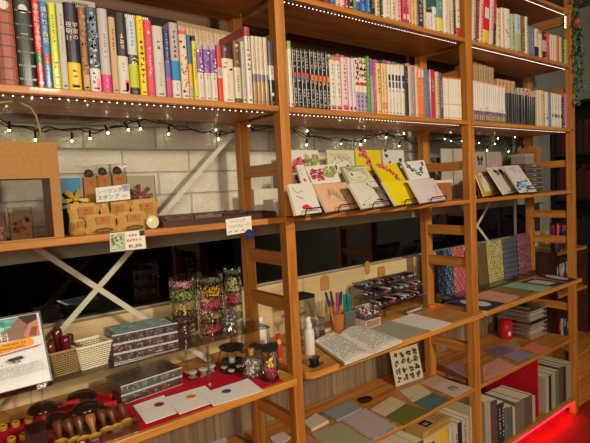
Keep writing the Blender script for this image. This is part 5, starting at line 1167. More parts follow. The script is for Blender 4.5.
def paper(label, px, z, col, deco=None, th=.0012, name='paper_sheet', cat='paper', group=None, mat='paper'):
    s = flat(px, z+.0003, th); s.body(col); 
    if deco: deco(s)
    return s.done(name, label, cat, group, mat)
paper('speckled grey green paper sheet beside the open notebook', [(405, 340), (426.5, 330), (391, 319.5), (367, 328.5)], zd, 'a8a690', lambda s: [s.blob(r1.random()*.9+.05, r1.random()*.9+.05, .015, .012, r1.choice(['8c8c78', 'c0bca8']), 5) for _ in range(60)])
paper('plain white paper sheet at the middle worktop edge', [(432, 330.8), (452, 323), (412, 313.4), (391, 320.6)], zd+.0016, 'ece6e0')
# small black clip stand
P = atz(315, 366, zd); sc = sc_at(P); P.z = z
tt = thing('hole_punch', 'small black desk punch at the corner of the worktop', 'punch', P, rz=.35)
MB().box((-.020, -.012, 0), (.022, .014, .006), '1c1c20').build('base', 'plastic', tt); MB().box((-.018, -.008, .006), (.016, .010, .022), '18181c').build('body', 'plastic', tt, bevel=.002); MB().box((-.021, -.010, .022), (.020, .012, .030), '202024').build('lever', 'plastic', tt, bevel=.003); MB().box((.0, -.018, .002), (.026, -.012, .008), '8c8878').build('guide', 'metal', tt)
spray('white spray bottle at the near corner of the open notebook', Vector((*atz(310, 354, zd)[:2], z)), 10.5, 38)
# little clear box with a mauve ribbon, black lidded container, erasers
def clearbox(label, P, w, d, h, lid=None, lidh=.01, inner=None, rz=0, name='clear_box', lidmat='plastic'):
    tt = thing(name, label, 'box', P, rz=rz); m = MB(); t = .0012
    m.box((0, 0, 0), (w, d, t)); m.box((0, 0, t), (w, t, h)); m.box((0, d-t, t), (w, d, h)); m.box((0, t, t), (t, d-t, h)); m.box((w-t, t, t), (w, d-t, h)); m.build('box_body', 'acrylic', tt)
    if lid: MB().box((-.002, -.002, h), (w+.002, d+.002, h+lidh), lid).build('lid', lidmat, tt, bevel=.0015)
    if inner: inner(tt, w, d, h)
    return tt
P = atz(308, 336, zd)
def innr(tt, w, d, h):
    q = random.Random(5); b = MB()
    for k in range(30): b.ball((.006+(w-.012)*q.random(), .006+(d-.012)*q.random(), .01+h*.72*q.random()), .007, q.choice(['a0988c', '6c665c', 'b8b0a4', '4c4a44']), 6, (1.2, 1, .7))
    b.build('wrapped_bits', 'gloss', tt)['kind'] = 'stuff'
clearbox('clear container with a black lid beside the front post', Vector((.196, .2, z)), .07, .07, .172, lid='18181a', lidh=.014, inner=innr, name='clear_container')
def innr2(tt, w, d, h): MB().lathe([(.011, .0015), (.013, .004), (.012, .030), (.009, .034), (0, .034)], 14, '9c6c98', c=(w*.45, d*.5, 0)).build('ribbon_roll', 'gloss', tt, smooth=True)
P = atz(318, 338.5, zd); clearbox('open clear box with a mauve ribbon roll beside the spray bottle', Vector((P.x-.012, P.y, z)), .05, .045, .075, inner=innr2)
for k, (u, v, w, lb) in enumerate([(327, 331, .035, 'white eraser nearest the mauve ribbon roll'), (331, 335, .03, 'white eraser touching the open notebook')]):
    P = atz(u, v, zd); o = MB().box((-w/2, -.008, 0), (w/2, .008, .009), 'dcd4c4').box((-w*.2, -.0082, .0), (w*.5, .0082, .0094), 'c8b8a8').build('eraser', 'plastic', bevel=.001); put(o, Vector((P.x, P.y, z))); o.rotation_euler[2] = .3-.2*k; tag(o, lb, 'eraser')
# pens
PEN = {}
def pen(base, tip, col, capcol, label, group, name='pen', r=.0042):
    base, tip = Vector(base), Vector(tip); d = tip-base; l = d.length
    tt = thing(name, label, 'pen', base, group); tt.rotation_euler = d.to_track_quat('Z', 'Y').to_euler()
    MB().lathe([(.001, 0), (r*.8, .006), (r, .012), (r, l*.62), (0, l*.62)], 8, col).build('barrel', 'plastic', tt, smooth=True)
    MB().lathe([(0, l*.62), (r*1.12, l*.62), (r*1.12, l-.003), (r*.8, l), (0, l)], 8, capcol).box((r, -.001, l*.7), (r*1.7, .001, l-.004), capcol).build('cap', 'plastic', tt, smooth=True)
P = atz(338, 329, zd); P.z = z; sc = sc_at(P)
tt = thing('pen_cup', 'kraft coloured cup of blue and red pens', 'pen cup', P); MB().lathe([(.022, 0), (.024, .002), (.029, .066), (.030, .067), (.028, .066), (.0225, .004), (0, .004)], 20, 'b06a38').build('cup', 'kraft', tt, smooth=True)
for k, (u, v, c, cc_, lb) in enumerate([(325.5, 292.5, 'c87848', '20307c', 'navy capped pen nearest the black lidded container'), (330.5, 291, 'c04858', '5c1c34', 'plum capped pen in the kraft cup'), (331, 296, 'c87060', 'a82038', 'crimson capped pen at the rear of the kraft cup'), (336.5, 293, 'c05068', 'b02c48', 'rose red pen in the middle of the kraft cup'), (338.5, 292.5, '30409c', '283490', 'royal blue pen in the kraft cup'), (341.5, 291.5, 'c07040', '1c2458', 'dark navy pen nearest the green pens')]):
    tip = aty(u, v, P.y+.01*((k % 3)-1)); b_ = P+Vector(((tip.x-P.x)*.2, (tip.y-P.y)*.2, .0045)); pen(b_, tip, c, cc_, lb, 'pens in the kraft cup')
A = atz(341, 329, zd); 
P = Vector((atz(350, 328, zd).x-.02, atz(350, 328, zd).y, z))
tt = thing('mesh_organizer', 'grey metal mesh organiser holding teal pens', 'pen holder', P, rz=-.1); w, d, h = .072, .055, .068
m = MB()
for k in range(13):
    for (a, b) in (((0, 0), (w, 0)), ((w, 0), (w, d)), ((w, d), (0, d)), ((0, d), (0, 0))):
        A_, B_ = Vector((*a, 0)), Vector((*b, 0)); q0 = A_.lerp(B_, k/12); 
        i2 = min(1, k/12+.5); m.tube([q0, A_.lerp(B_, i2)+Vector((0, 0, h*min(1, (i2-k/12)*2)))], .0009, 3); i3 = max(0, k/12-.5); m.tube([q0, A_.lerp(B_, i3)+Vector((0, 0, h*min(1, (k/12-i3)*2)))], .0009, 3)
        q1 = A_.lerp(B_, k/12)+Vector((0, 0, h)); m.tube([q1, A_.lerp(B_, i2)+Vector((0, 0, h-h*min(1, (i2-k/12)*2)))], .0009, 3); m.tube([q1, A_.lerp(B_, i3)+Vector((0, 0, h-h*min(1, (k/12-i3)*2)))], .0009, 3)
m.box((0, 0, 0), (w, d, .0015)); m.tube([(0, 0, h), (w, 0, h), (w, d, h), (0, d, h), (0, 0, h)], .0018, 5); m.build('mesh_body', 'mesh_metal', tt)
for k, (u, v) in enumerate([(344, 294.5), (346, 293), (348, 293.5), (350.2, 294.5)]):
    tip = aty(u, v, P.y+.02+.008*(k % 2)); pen((max(P.x+.008, min(tip.x, P.x+.05)), P.y+.02+.008*(k % 2), z+.003), tip, '1c7c70', '18706c', 'teal capped pen standing in the mesh organiser', 'teal pens in the mesh organiser')
# pale bin of small dark items on a blush stand
P = atz(357, 321, zd); 
tt = thing('sample_bin', 'clear slanted bin filled with small dark and pink items', 'bin', (.512, .172, z+.036)); w, d = .085, .062
m = MB(); m.box((0, 0, 0), (w, d, .002)); m.quad([(0, 0, 0), (w, 0, 0), (w+.006, -.018, .028), (-.006, -.018, .028)]); m.quad([(0, d, 0), (0, d, .05), (w, d, .05), (w, d, 0)]); m.quad([(0, 0, 0), (-.006, -.018, .028), (0, d, .05), (0, d, 0)]); m.quad([(w, 0, 0), (w, d, 0), (w, d, .05), (w+.006, -.018, .028)]); m.build('bin_body', 'smoke_plastic', tt)
b = MB(); q = random.Random(12)
for k in range(110): x, y = .004+(w-.008)*q.random(), -.006+(d)*q.random(); b.ball((x, y, .006+.02*q.random()+.26*max(0, y)), .0042, q.choice(['2c2834', 'c85878', 'e0d4d0', '3c3848', '8c3c54', 'f0e4e0']), 5)
b.build('small_items', 'gloss', tt)['kind'] = 'stuff'
o = thing('blush_stand', 'blush pink stand under the slanted bin', 'stand', (.511, .176, z)); MB().box((0, 0, 0), (.088, .06, .004), 'd8b4a4').box((.0, .0, .030), (.088, .06, .0352), 'd8b4a4').box((.0, .0, .004), (.005, .06, .030), 'd8b4a4').box((.083, .0, .004), (.088, .06, .030), 'd8b4a4').build('stand_body', 'plastic', o)
# tiered clear rack of markers
X0, X1 = .605, .992
tt = thing('marker_rack', 'three tier clear acrylic rack packed with markers', 'rack', (X0, .238, z)); W = X1-X0
m = MB(); TZ = [.050, .095, .135]; TY = [0, .018, .036]
for k in range(3):
    m.box((0, TY[k], TZ[k]-.003), (W, TY[k]+.085, TZ[k])); m.box((0, TY[k], TZ[k]), (W, TY[k]+.002, TZ[k]+.010))
for xx in (0, W*.25, W*.5, W*.75, W-.002): m.box((xx, 0, 0), (xx+.002, .12, TZ[0]-.003)); m.box((xx, .018, TZ[0]), (xx+.002, .12, TZ[1]-.003)); m.box((xx, .036, TZ[1]), (xx+.002, .12, TZ[2]-.003)); m.box((xx, -.001, 0), (xx+.002, 0, TZ[2]+.01), 'white')
m.build('rack_body', 'acrylic', tt)
pk = MB
protos = {}
pal = ['16161a', '201c24', 'd4d0cc', '242840', '3c1c2c', 'b8b4b0', '1c2c48', 'c04860', '2c2a30', '18181c', '5c3450', 'e0dcd8', '70889c', 'a83048']
mats_count = 0
cname = {'16161a':'black','201c24':'black','d4d0cc':'white','242840':'navy','3c1c2c':'plum','b8b4b0':'silver','1c2c48':'navy','c04860':'rose','2c2a30':'charcoal','18181c':'black','5c3450':'purple','e0dcd8':'white','70889c':'pale blue','a83048':'crimson'}
tn = ['lowest', 'middle', 'top']
for k in range(3):
    n = 36; 
    for layer in range(3):
        for i in range(n):
            c = r1.choice(pal); key = c
            x = .008+(W-.016)*(i+.5*(layer % 2))/n
            if x > W-.006 or any(abs(x-q) < .0055 for q in (W*.25, W*.5, W*.75)): continue
            L_ = .085+.02*r1.random()
            if key not in protos:
                mm = MB().lathe([(0, 0), (.0032, .0), (.0037, .002), (.0037, .035), (.0033, .036), (.0033, .062), (0, .062)], 7, c, cols=[c, c, c, 'a8a49c' if c in pal[:2] and r1.random() < .5 else c, r1.choice(['3c3c44', '787470', c, c]), c]); protos[key] = mm.build('marker', 'plastic', smooth=True); o = protos[key]
            else: o = protos[key].copy(); COL.objects.link(o)
            o.location = (X0+x, .238+TY[k]+.0035+.009*r1.random(), z+TZ[k]+.0042+layer*.0072); o.rotation_euler = (-PI/2+.0, 0, r1.uniform(-.03, .03))
            tag(o, f'{cname[c]} ended marker lying in the {tn[k]} tier of the clear rack', 'marker', f'{cname[c]} markers in the {tn[k]} tier')
tt = thing('pen_tray', 'flat clear tray with white and orange pens before the marker rack', 'tray', (.785, .182, z), rz=.03)
MB().box((0, 0, 0), (.16, .045, .0015)).box((0, 0, .0015), (.16, .0015, .012)).box((0, .0435, .0015), (.16, .045, .012)).box((0, .0015, .0015), (.0015, .0435, .012)).box((.1585, .0015, .0015), (.16, .0435, .012)).build('tray_body', 'smoke_plastic', tt)
P0_ = tt.location
for k, (c, lb) in enumerate([('d4d0c8', 'white pen lying at the front of the clear tray'), ('c8c8cc', 'silver pen lying in the middle of the clear tray'), ('9c5044', 'brick red pen lying at the rear of the clear tray')]):
    o = MB().lathe([(0, 0), (.0035, .003), (.0035, .11), (0, .112)], 8, c).build('pen', 'plastic', smooth=True); put(o, P0_+Vector((.01+.008*k, .010+.012*k, .0055))); o.rotation_euler = (PI/2, 0, PI/2+.1); tag(o, lb, 'pen')
P = atz(435, 306.5, zd); o = MB().box((-.02, -.012, 0), (.02, .012, .012), 'e06028').build('orange_eraser', 'plastic', bevel=.002); put(o, Vector((.972, .20, z))); 
tag(o, 'bright orange block beside the clear pen tray', 'eraser')
# wooden tags standing at the back
for k, (u, v, w, h, lb) in enumerate([(327, 283, .048, .065, 'wooden tag with one rounded corner, behind the pens'), (369.5, 268, .032, .062, 'tall rounded wooden tag, middle of three'), (383.5, 272.5, .050, .055, 'square wooden tag nearest the marker rack')]):
    P = aty(u, v, .372); pts = []
    rad = [.018, .015, .012][k]
    for (cx, cz, a0) in ((w/2-rad, h/2-rad, 0), (-w/2+rad, h/2-rad, PI/2), (-w/2+(rad if k == 1 else .004), -h/2+(rad if k == 1 else .004), PI), (w/2-(rad if k == 1 else .004), -h/2+(rad if k == 1 else .004), 1.5*PI)):
        rr_ = rad if a0 < PI or k == 1 else .004
        for q in range(5): pts.append((cx+rr_*math.cos(a0+q*PI/8), cz+rr_*math.sin(a0+q*PI/8)))
    m = MB(); m.prism(pts, 0, .005); o = m.build('wooden_tag', 'tag_wood', bevel=.001); put(o, Vector((P.x, .388, P.z))); o.rotation_euler = (PI/2, 0, 0); tag(o, lb+', hung on the pale boards', 'wooden tag')

# ================================================================== worktop, right bay
def oval(c, ru=.3, rv=.38, u=.5, v=.5): return lambda s: s.blob(u, v, ru, rv, c, 20)
g = 'letter sets laid out along the far worktop'
paper('navy letter set with a white oval, behind the front post', [(488, 310.3), (504.8, 303), (462, 297), (447, 303)], zd, '28345c', lambda s: (s.blob(.52, .5, .3, .36, 'd4d0cc', 20), [s.blob(.1+.8*r1.random(), .1+.8*r1.random(), .02, .03, '3c4c78', 5) for _ in range(12)]), th=.002, name='letter_set', cat='letter set', group=g)
paper('salmon pink letter set between the navy and brown ones', [(505, 302.6), (519.6, 296.2), (490, 290.6), (473.5, 296)], zd+.0006, 'd89c88', th=.002, name='letter_set', cat='letter set', group=g)
paper('brown letter set with a black corner mark', [(523.5, 297.8), (537, 291), (502.5, 286), (486, 290)], zd+.0003, '8c6c48', lambda s: (s.line(.5, .02, .98, .3, .003, '201814'), s.blob(.9, .1, .1, .06, '201814', 8, .4)), th=.002, name='letter_set', cat='letter set', group=g)
paper('mint green letter set in the middle of the row', [(541, 291), (551.5, 287), (513, 282.4), (502, 286)], zd, '8cbc9c', th=.002, name='letter_set', cat='letter set', group=g)
paper('slate letter set with a white rectangle', [(554.5, 286.3), (567, 282.8), (533, 278.2), (521, 281.8)], zd, '3c3c4c', lambda s: s.poly([(.08, .2), (.75, .2), (.75, .85), (.08, .85)], 'c8c4c8'), th=.002, name='letter_set', cat='letter set', group=g)
paper('charcoal letter set with a pale oval at the far end', [(568.5, 282), (577, 279), (546, 272.8), (536, 276)], zd, '34303c', oval('c8bca8', .34, .36), th=.002, name='letter_set', cat='letter set', group=g)
# pattern papers standing in a clear rack at the back
tt = thing('paper_rack', 'long clear rack holding the patterned papers upright', 'rack', (1.055, .20, z)); W = .94
m = MB(); m.box((0, 0, 0), (W, .034, .002)); m.box((0, 0, .002), (W, .0015, .035)); m.box((0, .0325, .002), (W, .034, .23))
for xx in (0, W-.002): m.box((xx, .0015, .002), (xx+.002, .0325, .05))
m.build('rack_body', 'acrylic', tt)
def pat(s, base, cols, kind, seed):
    r = random.Random(seed)
    for i in range(9 if kind != 'oval' else 7):
        for j in range(16 if kind != 'oval' else 9):
            u, v = (i+.5+(j % 2)*.5)/9.5, (j+.5)/16
            if kind == 'arc': s.blob(u, v, .022, .026, cols[(i+j) % len(cols)], 6, .2, r=r)
            elif kind == 'bar': s.poly([(u-.04, v-.006), (u+.04, v-.006), (u+.04, v+.010), (u-.04, v+.010)], cols[(i+j) % len(cols)]) if u < .95 else None
            elif kind == 'vine': s.blob(min(.97, u+.04*(r.random()-.5)), v, .018+.03*r.random(), .018+.02*r.random(), r.choice(cols), 5, .5, rot=r.random()*6, r=r)
            elif kind == 'oval':
                u, v = (i+.5)/7, (j+.5)/9; s.blob(u, v, .05, .045, cols[0], 10); s.blob(u, v, .028, .026, cols[1], 8); s.blob(min(.97, u+.07), v+.05 if v < .94 else v, .02, .016, cols[2], 5)
for k, (x0, x1, ub, tb, tops, col, cols, kd, lb) in enumerate([
    (437, 454.2, 293, 0, 249, '2c4468', ['c8c4b8', '90a0b4', '1c2c48'], 'arc', 'navy paper with pale crescents behind the rungs'),
    (454.5, 466, 289, 0, 246, 'c86468', ['5c2838', 'e0b0a8', '7c3040'], 'bar', 'coral pink paper with dark dashes behind the rungs'),
    (478.5, 488, 287, 0, 243, '6c5634', ['58442a', '7c6640'], 'vine', 'plain brown paper by the front post'),
    (488.4, 503.6, 283, 0, 240.5, 'b8b06c', ['2c3830', '5c6840', '3c4c38', 'd4d09c'], 'vine', 'yellow green paper with dark leaves'),
    (504, 518, 276, 0, 237.5, '5c5c70', ['2c2c44', '9c98a8', '44445c'], 'oval', 'slate blue paper with dark ovals'),
    (518.4, 531.2, 272, 0, 233, '80505c', ['5c2c40', 'b08890', '6c3c4c'], 'vine', 'mauve pink paper at the far end of the rack')]):
    yy = .218; a, b = aty(x0, ub, yy).x, aty(x1, ub, yy).x; tz = aty((x0+x1)/2, (tops+ub*0+tops)/2+0, yy+.01).z; a = max(a, 1.058+.001*k)
    b = min(b, 1.992)
    s = Sheet((a, yy-.008, z+.004), (b-.001, yy-.008, z+.004), (b-.001, yy+.008, tz), (a, yy+.008, tz), th=.0012); s.body(col); pat(s, col, cols, kd, 40+k); s.done('patterned_paper', lb, 'paper', 'patterned papers in the clear racks')

# ================================================================== low shelf F
zf = ZF
fl = lambda c: (lambda s: [s.blob(.05+.9*r1.random(), r1.choice([.05+.08*r1.random(), .87+.08*r1.random()]) if r1.random() < .6 else .05+.9*r1.random(), .012, .012, c, 5) for _ in range(40)])
paper('small thick pale notepad by the front post on the low shelf', [(311.5, 428.7), (328.5, 420), (316, 413), (302.5, 421.5)], zf, 'c8bca8', th=.012, name='notepad', cat='notepad')
paper('blue grey thick notepad behind the lavender sheet', [(336.4, 420), (362, 407.8), (349, 400.7), (322, 411.7)], zf, '8c9090', th=.008, name='notepad', cat='notepad')
paper('lavender pink sheet with a lace border', [(373, 441), (399.5, 427.2), (365, 408), (340, 419.7)], zf, 'b4a4a4', lambda s: [s.blob(u, v, .018, .016, r1.choice(['7c6c74', 'd4c8c8']), 6) for u, v in [(.04+.92*k/22, e) for k in range(23) for e in (.04, .96)]+[(e, .04+.92*k/18) for k in range(19) for e in (.035, .965)]], name='stationery_sheet')
paper('pale olive stationery sheet in front of the blue grey notepad', [(336, 457), (372, 441.5), (340, 422), (311, 433.8)], zf, '9c9c78', name='stationery_sheet')
paper('rose pink sheet corner beside the front post on the low shelf', [(304, 455), (333, 457), (309, 434.5), (303, 433)], zf, 'b47c80', name='stationery_sheet')
P = atz(365.3, 401, zf); sc = sc_at(P); m = MB().lathe([(0, .001), (.028, .001), (.034, .004), (.036, .009), (.034, .0095), (.029, .005), (0, .004)], 24, '201818'); m.v = [Vector((v.x, v.y*.75, v.z)) for v in m.v]
o = m.build('oval_dish', 'ceramic', smooth=True); put(o, Vector((P.x, P.y, zf))); tag(o, 'small black oval dish on the low shelf', 'dish')
# standing illustrated card
s = leaning((396.3, 387), (423.5, 377.2), (417, 343.5), (389.7, 351.8), zf+.0005, th=.003); s.body('c0b89c')
q = random.Random(31)
for i in range(4):
    for j in range(4):
        u, v = .16+.22*i, .17+.22*j
        for k in range(9): s.blob(u+.13*(q.random()-.5), v+.15*(q.random()-.5), .035, .045, q.choice(['3c3a34', '4c4840', '2c2c2a']), 6, .5, rot=q.random()*6, r=q)
s.done('illustrated_card', 'upright cream card printed with rows of small dark drawings', 'card')
paper('cream card set with a tan corner by the olive sheet', [(384.8, 416.5), (406, 403), (391, 396.3), (370.5, 409.2)], zf, 'c8b890', lambda s: s.blob(.3, .85, .06, .05, 'a88850', 6, .3), name='stationery_sheet')
paper('olive green envelope on the low shelf', [(404, 425.2), (430.5, 411.2), (406.3, 403.2), (385, 416.7)], zf, '66682c', name='envelope', cat='envelope')
paper('cream sheet with a dark seal mark above the teal envelope', [(412.5, 402.3), (432, 392.4), (418.6, 383.6), (399, 390.8)], zf+.0, 'c4b894', lambda s: (s.blob(.12, .25, .04, .03, '2c2420'), s.blob(.5, .9, .07, .04, '8c7850', 6, .3)), name='stationery_sheet')
paper('muted teal envelope with a black ribbon print', [(430.5, 411), (451, 399.4), (432.3, 392.6), (412.7, 402.6)], zf, '4c6c68', lambda s: (s.blob(.25, .15, .1, .04, '1c2824', 8, .4), s.blob(.8, .8, .09, .04, '1c2824', 8, .4)), name='envelope', cat='envelope')
paper('blush tan card above the illustrated pale card', [(431, 387.2), (448.2, 379.8), (437, 374.8), (419.5, 382.6)], zf, 'b89c88', lambda s: s.blob(.4, .6, .06, .05, '8c5c4c', 6, .3), name='stationery_sheet')
paper('pale card with a small sketched bouquet by the post', [(454.5, 397.7), (472.5, 387.7), (448.6, 379.9), (431.6, 387.4)], zf, 'c0b0a4', lambda s: [s.blob(.45+.3*(q.random()-.3), .45+.3*(q.random()-.5), .04, .04, q.choice(['4c4844', '8c5c5c', '6c6c5c']), 6, .4) for _ in range(24)], name='stationery_sheet')
pt_ = lambda c: (lambda s: [s.blob(.05+.9*q.random(), .05+.9*q.random(), .02, .018, q.choice(c), 5) for _ in range(80)])
paper('mauve floral sheet behind the middle upright on the low shelf', [(449, 377.5), (466, 376), (462, 361), (443, 366.5)], zf, 'a07c80', pt_(['a88088', '5c4048']), name='stationery_sheet')
paper('salmon pink sheet beside the post in the far low shelf', [(484, 381), (517, 366.5), (499, 358), (482, 365.5)], zf, 'cc9486', pt_(['a86c60', 'c08878']), name='stationery_sheet')
paper('purple flowered sheet by the post on the far low shelf', [(496, 358), (513, 351), (502, 345.5), (483, 350.5)], zf+.0, '7c6478', pt_(['8c7088', '4c3c50']), name='stationery_sheet')
paper('lilac grey envelope before the coral sheet', [(520.5, 363), (536.7, 354.3), (516, 350), (503, 355.8)], zf+.0016, '90889c', lambda s: s.line(.02, .03, .5, .0, .004, '1c1820'), name='envelope', cat='envelope')
paper('dusty pink speckled sheet near the red tin', [(515, 350), (522.5, 348.6), (513, 338.2), (502.7, 344.2)], zf+.0, 'b08472', pt_(['7c4c44', 'b88878']), name='stationery_sheet')
paper('coral pink envelope at the edge of the far low shelf', [(537.5, 354), (551, 348.4), (533, 342), (522, 348.2)], zf, 'd47c66', name='envelope', cat='envelope')
# red tin
P = Vector((1.752, .27, zf)); sc = sc_at(P); R_ = 6.4*sc
tt = thing('tea_tin', 'round red tin with a small white label', 'tin', P); h = 18.5*sc
MB().lathe([(R_, 0), (R_*1.02, .001), (R_, h*.72), (R_*.97, h*.74)], 22, 'b01420').build('tin_body', 'gloss', tt, smooth=True)
MB().lathe([(R_*1.03, h*.74), (R_*1.03, h*.90), (R_*.75, h), (0, h*1.01)], 22, 'a0121c').build('lid', 'gloss', tt, smooth=True)
lb_ = MB()
for k in range(3): a = -2.25+.14*k; lb_.quad([(R_*1.03*math.cos(a), R_*1.03*math.sin(a), h*.2), (R_*1.03*math.cos(a+.14), R_*1.03*math.sin(a+.14), h*.2), (R_*1.03*math.cos(a+.14), R_*1.03*math.sin(a+.14), h*.42), (R_*1.03*math.cos(a), R_*1.03*math.sin(a), h*.42)], 'd8c8c0')
lb_.build('label', 'paper', tt)
# stack of clear trays
for k in range(7):
    tt = thing('letter_tray', ['lowest letter tray of the clear stack beside the red tin', 'second lowest letter tray of the clear stack', 'third lowest letter tray of the clear stack', 'middle letter tray of the clear stack', 'third highest letter tray of the clear stack', 'second highest letter tray of the clear stack', 'highest letter tray of the clear stack beside the red tin'][k], 'tray', (1.80, .148, zf+.0006+k*.026), 'clear letter trays beside the red tin', rz=0)
    m = MB(); w, d = .195, .20; m.box((0, 0, 0), (w, d, .0015)); m.box((0, 0, .0015), (.0015, d, .0255)); m.box((w-.0015, 0, .0015), (w, d, .0255)); m.box((.0015, d-.0015, .0015), (w-.0015, d, .0255)); m.build('tray_body', 'smoke_plastic', tt)
    MB().box((0, -.001, .0), (w, .0, .003), 'b8b0a8').box((-.001, 0, .0235), (.0002, d, .0255), 'b0a8a0').build('rim', 'gloss', tt)
    if k < 6 and k != 3: MB().box((.01, .01, .0018), (w-.01, d-.01, .006+.002*(k % 3)), ['c89c90', 'c8b8ac', 'a88c84', 'b8b0a8', 'c0a8a0', 'b0a8a0'][k]).build('paper_pile', 'paper', tt)

# left bay, low shelf
paper('white sheet lying low under the red cloth worktop', [(203, 449), (228, 441), (220, 431), (201, 436)], zf, 'c0b8b0', name='stationery_sheet')
paper('white booklet glimpsed through the rungs below the worktop', [(276, 447), (291, 437), (283, 431.5), (270, 437)], zf, 'c8bcae', th=.004, name='booklet', cat='booklet')

# ================================================================== bottom shelf books
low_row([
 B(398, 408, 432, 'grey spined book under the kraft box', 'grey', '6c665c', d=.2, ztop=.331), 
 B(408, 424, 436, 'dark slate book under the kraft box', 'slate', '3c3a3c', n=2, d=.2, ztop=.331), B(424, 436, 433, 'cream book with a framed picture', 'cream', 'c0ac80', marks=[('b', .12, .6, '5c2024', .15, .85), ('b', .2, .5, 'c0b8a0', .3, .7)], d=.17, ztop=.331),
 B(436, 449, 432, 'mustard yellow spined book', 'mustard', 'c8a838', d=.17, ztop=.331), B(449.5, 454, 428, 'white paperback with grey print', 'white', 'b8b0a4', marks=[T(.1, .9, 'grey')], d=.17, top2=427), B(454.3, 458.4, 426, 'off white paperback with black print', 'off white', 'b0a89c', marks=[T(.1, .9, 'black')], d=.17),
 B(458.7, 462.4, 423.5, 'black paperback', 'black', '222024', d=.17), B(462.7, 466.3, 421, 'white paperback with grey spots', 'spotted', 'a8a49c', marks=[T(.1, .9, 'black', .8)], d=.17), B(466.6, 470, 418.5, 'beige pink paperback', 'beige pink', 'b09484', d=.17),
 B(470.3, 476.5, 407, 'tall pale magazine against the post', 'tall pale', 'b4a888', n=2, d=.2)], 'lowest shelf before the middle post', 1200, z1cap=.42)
# kraft covered box lying on the slate books
px = [(420.5, 434.5), (449.2, 417.2), (434, 410.6), (408, 426.2)]
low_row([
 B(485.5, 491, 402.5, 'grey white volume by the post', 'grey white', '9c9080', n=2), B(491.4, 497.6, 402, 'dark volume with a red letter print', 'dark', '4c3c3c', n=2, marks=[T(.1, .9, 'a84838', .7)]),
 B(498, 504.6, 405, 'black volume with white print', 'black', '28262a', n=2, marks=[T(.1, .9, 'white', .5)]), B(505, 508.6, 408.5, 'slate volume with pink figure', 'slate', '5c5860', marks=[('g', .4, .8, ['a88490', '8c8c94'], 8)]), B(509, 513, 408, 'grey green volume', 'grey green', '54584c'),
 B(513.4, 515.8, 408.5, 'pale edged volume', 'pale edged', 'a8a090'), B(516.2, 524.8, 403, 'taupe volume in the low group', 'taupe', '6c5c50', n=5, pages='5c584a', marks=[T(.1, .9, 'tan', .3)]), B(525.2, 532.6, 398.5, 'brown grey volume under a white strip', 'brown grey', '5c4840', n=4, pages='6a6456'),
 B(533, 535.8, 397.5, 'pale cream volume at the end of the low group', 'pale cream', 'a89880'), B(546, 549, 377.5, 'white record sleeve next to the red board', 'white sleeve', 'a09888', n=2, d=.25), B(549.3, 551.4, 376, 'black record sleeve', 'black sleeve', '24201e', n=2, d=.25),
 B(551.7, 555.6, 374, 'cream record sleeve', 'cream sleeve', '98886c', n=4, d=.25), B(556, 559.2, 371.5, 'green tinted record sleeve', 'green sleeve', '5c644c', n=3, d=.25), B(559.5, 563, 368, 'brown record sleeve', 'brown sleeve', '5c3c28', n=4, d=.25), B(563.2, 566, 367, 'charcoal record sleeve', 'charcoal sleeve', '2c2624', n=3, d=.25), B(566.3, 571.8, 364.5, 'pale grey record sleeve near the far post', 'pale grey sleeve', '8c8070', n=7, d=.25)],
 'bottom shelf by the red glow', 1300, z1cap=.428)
# ================================================================== beyond the far post
r2 = random.Random(99)
# brown drawer cabinet on the floor with a small open rack on top
tt = thing('drawer_cabinet', 'orange brown wooden cabinet on the red floor past the last post', 'cabinet', (2.092, .015, 0))
MB().box((0, .012, 0), (.48, .36, .315)).build('body', 'pine_x', tt, bevel=.002); MB().box((-.004, -.004, .315), (.486, .362, .332)).build('top', 'pine_x', tt, bevel=.002)
for k in range(2): d = MB().box((.012, 0, .015+.15*k), (.468, .0118, .155+.15*k)).build('drawer', 'pine_x', tt, bevel=.002); MB().box((.2, -.012, .08+.15*k), (.28, 0, .09+.15*k)).build('handle', 'black_metal', d)
tt = thing('pen_rack', 'pine rack of pens and tubes seen past the far upright', 'rack', (2.10, .14, .3322))
H = .46
for xx in (0, .44): MB().box((xx, 0, 0), (xx+.018, .23, H+.12)).build('side_panel', 'dark_wood', tt)
for zz in (.30, .56): MB().box((.018, 0, zz), (.44, .23, zz+.018)).build('shelf_panel', 'pine_x', tt)
MB().box((.018, .23, 0), (.44, .236, H+.12)).build('back_panel', 'dark_wood', tt)
zt_ = .3822+.528
def bundle(x, y, z, n, cols, lb, h=.12, cup='2c2a2a'):
    tt = thing('tube_holder', f'dark holder of {lb} on the pine rack', 'pen holder', (x, y, z)); MB().lathe([(.022, 0), (.024, .002), (.025, .05), (.0225, .05), (.021, .004), (0, .004)], 14, cup).build('cup', 'plastic', tt, smooth=True)
    for k in range(n):
        a = 6.28*k/n; c = cols[k % len(cols)]
        pen((x+.010*math.cos(a), y+.010*math.sin(a), z+.0045), (x+.026*math.cos(a), y+.026*math.sin(a), z+h+.02*r2.random()), c[0], c[1], f'{c[2]} pen in the dark holder of {lb}', f'{c[2]} pens in the holder of {lb}', r=.0048)
bundle(2.30, .20, zt_, 6, [('1c2c8c', '18247c', 'deep blue')], 'blue pens', .11); bundle(2.44-.08, .22, zt_, 6, [('8c1c30', 'a01c34', 'dark red')], 'dark red pens', .14); bundle(2.17, .17, zt_, 6, [('c83848', 'b82c5c', 'magenta'), ('e06038', 'd84828', 'orange red'), ('28307c', '342c70', 'indigo')], 'magenta and orange pens', .16)
z5 = .3822+.268
for x, c, lb in [(2.17, [('6c2c4c', 'b8b0a4', 'pale capped plum')], 'plum tubes with pale caps'), (2.27, [('3c7c80', 'b4b4a8', 'pale capped teal')], 'teal tubes with pale caps'), (2.36, [('8c3c4c', 'a8a49c', 'pale capped rose')], 'rose tubes with pale caps')]:
    bundle(x, .20, z5+.0003, 6, c, lb, .15, '3c2c38')
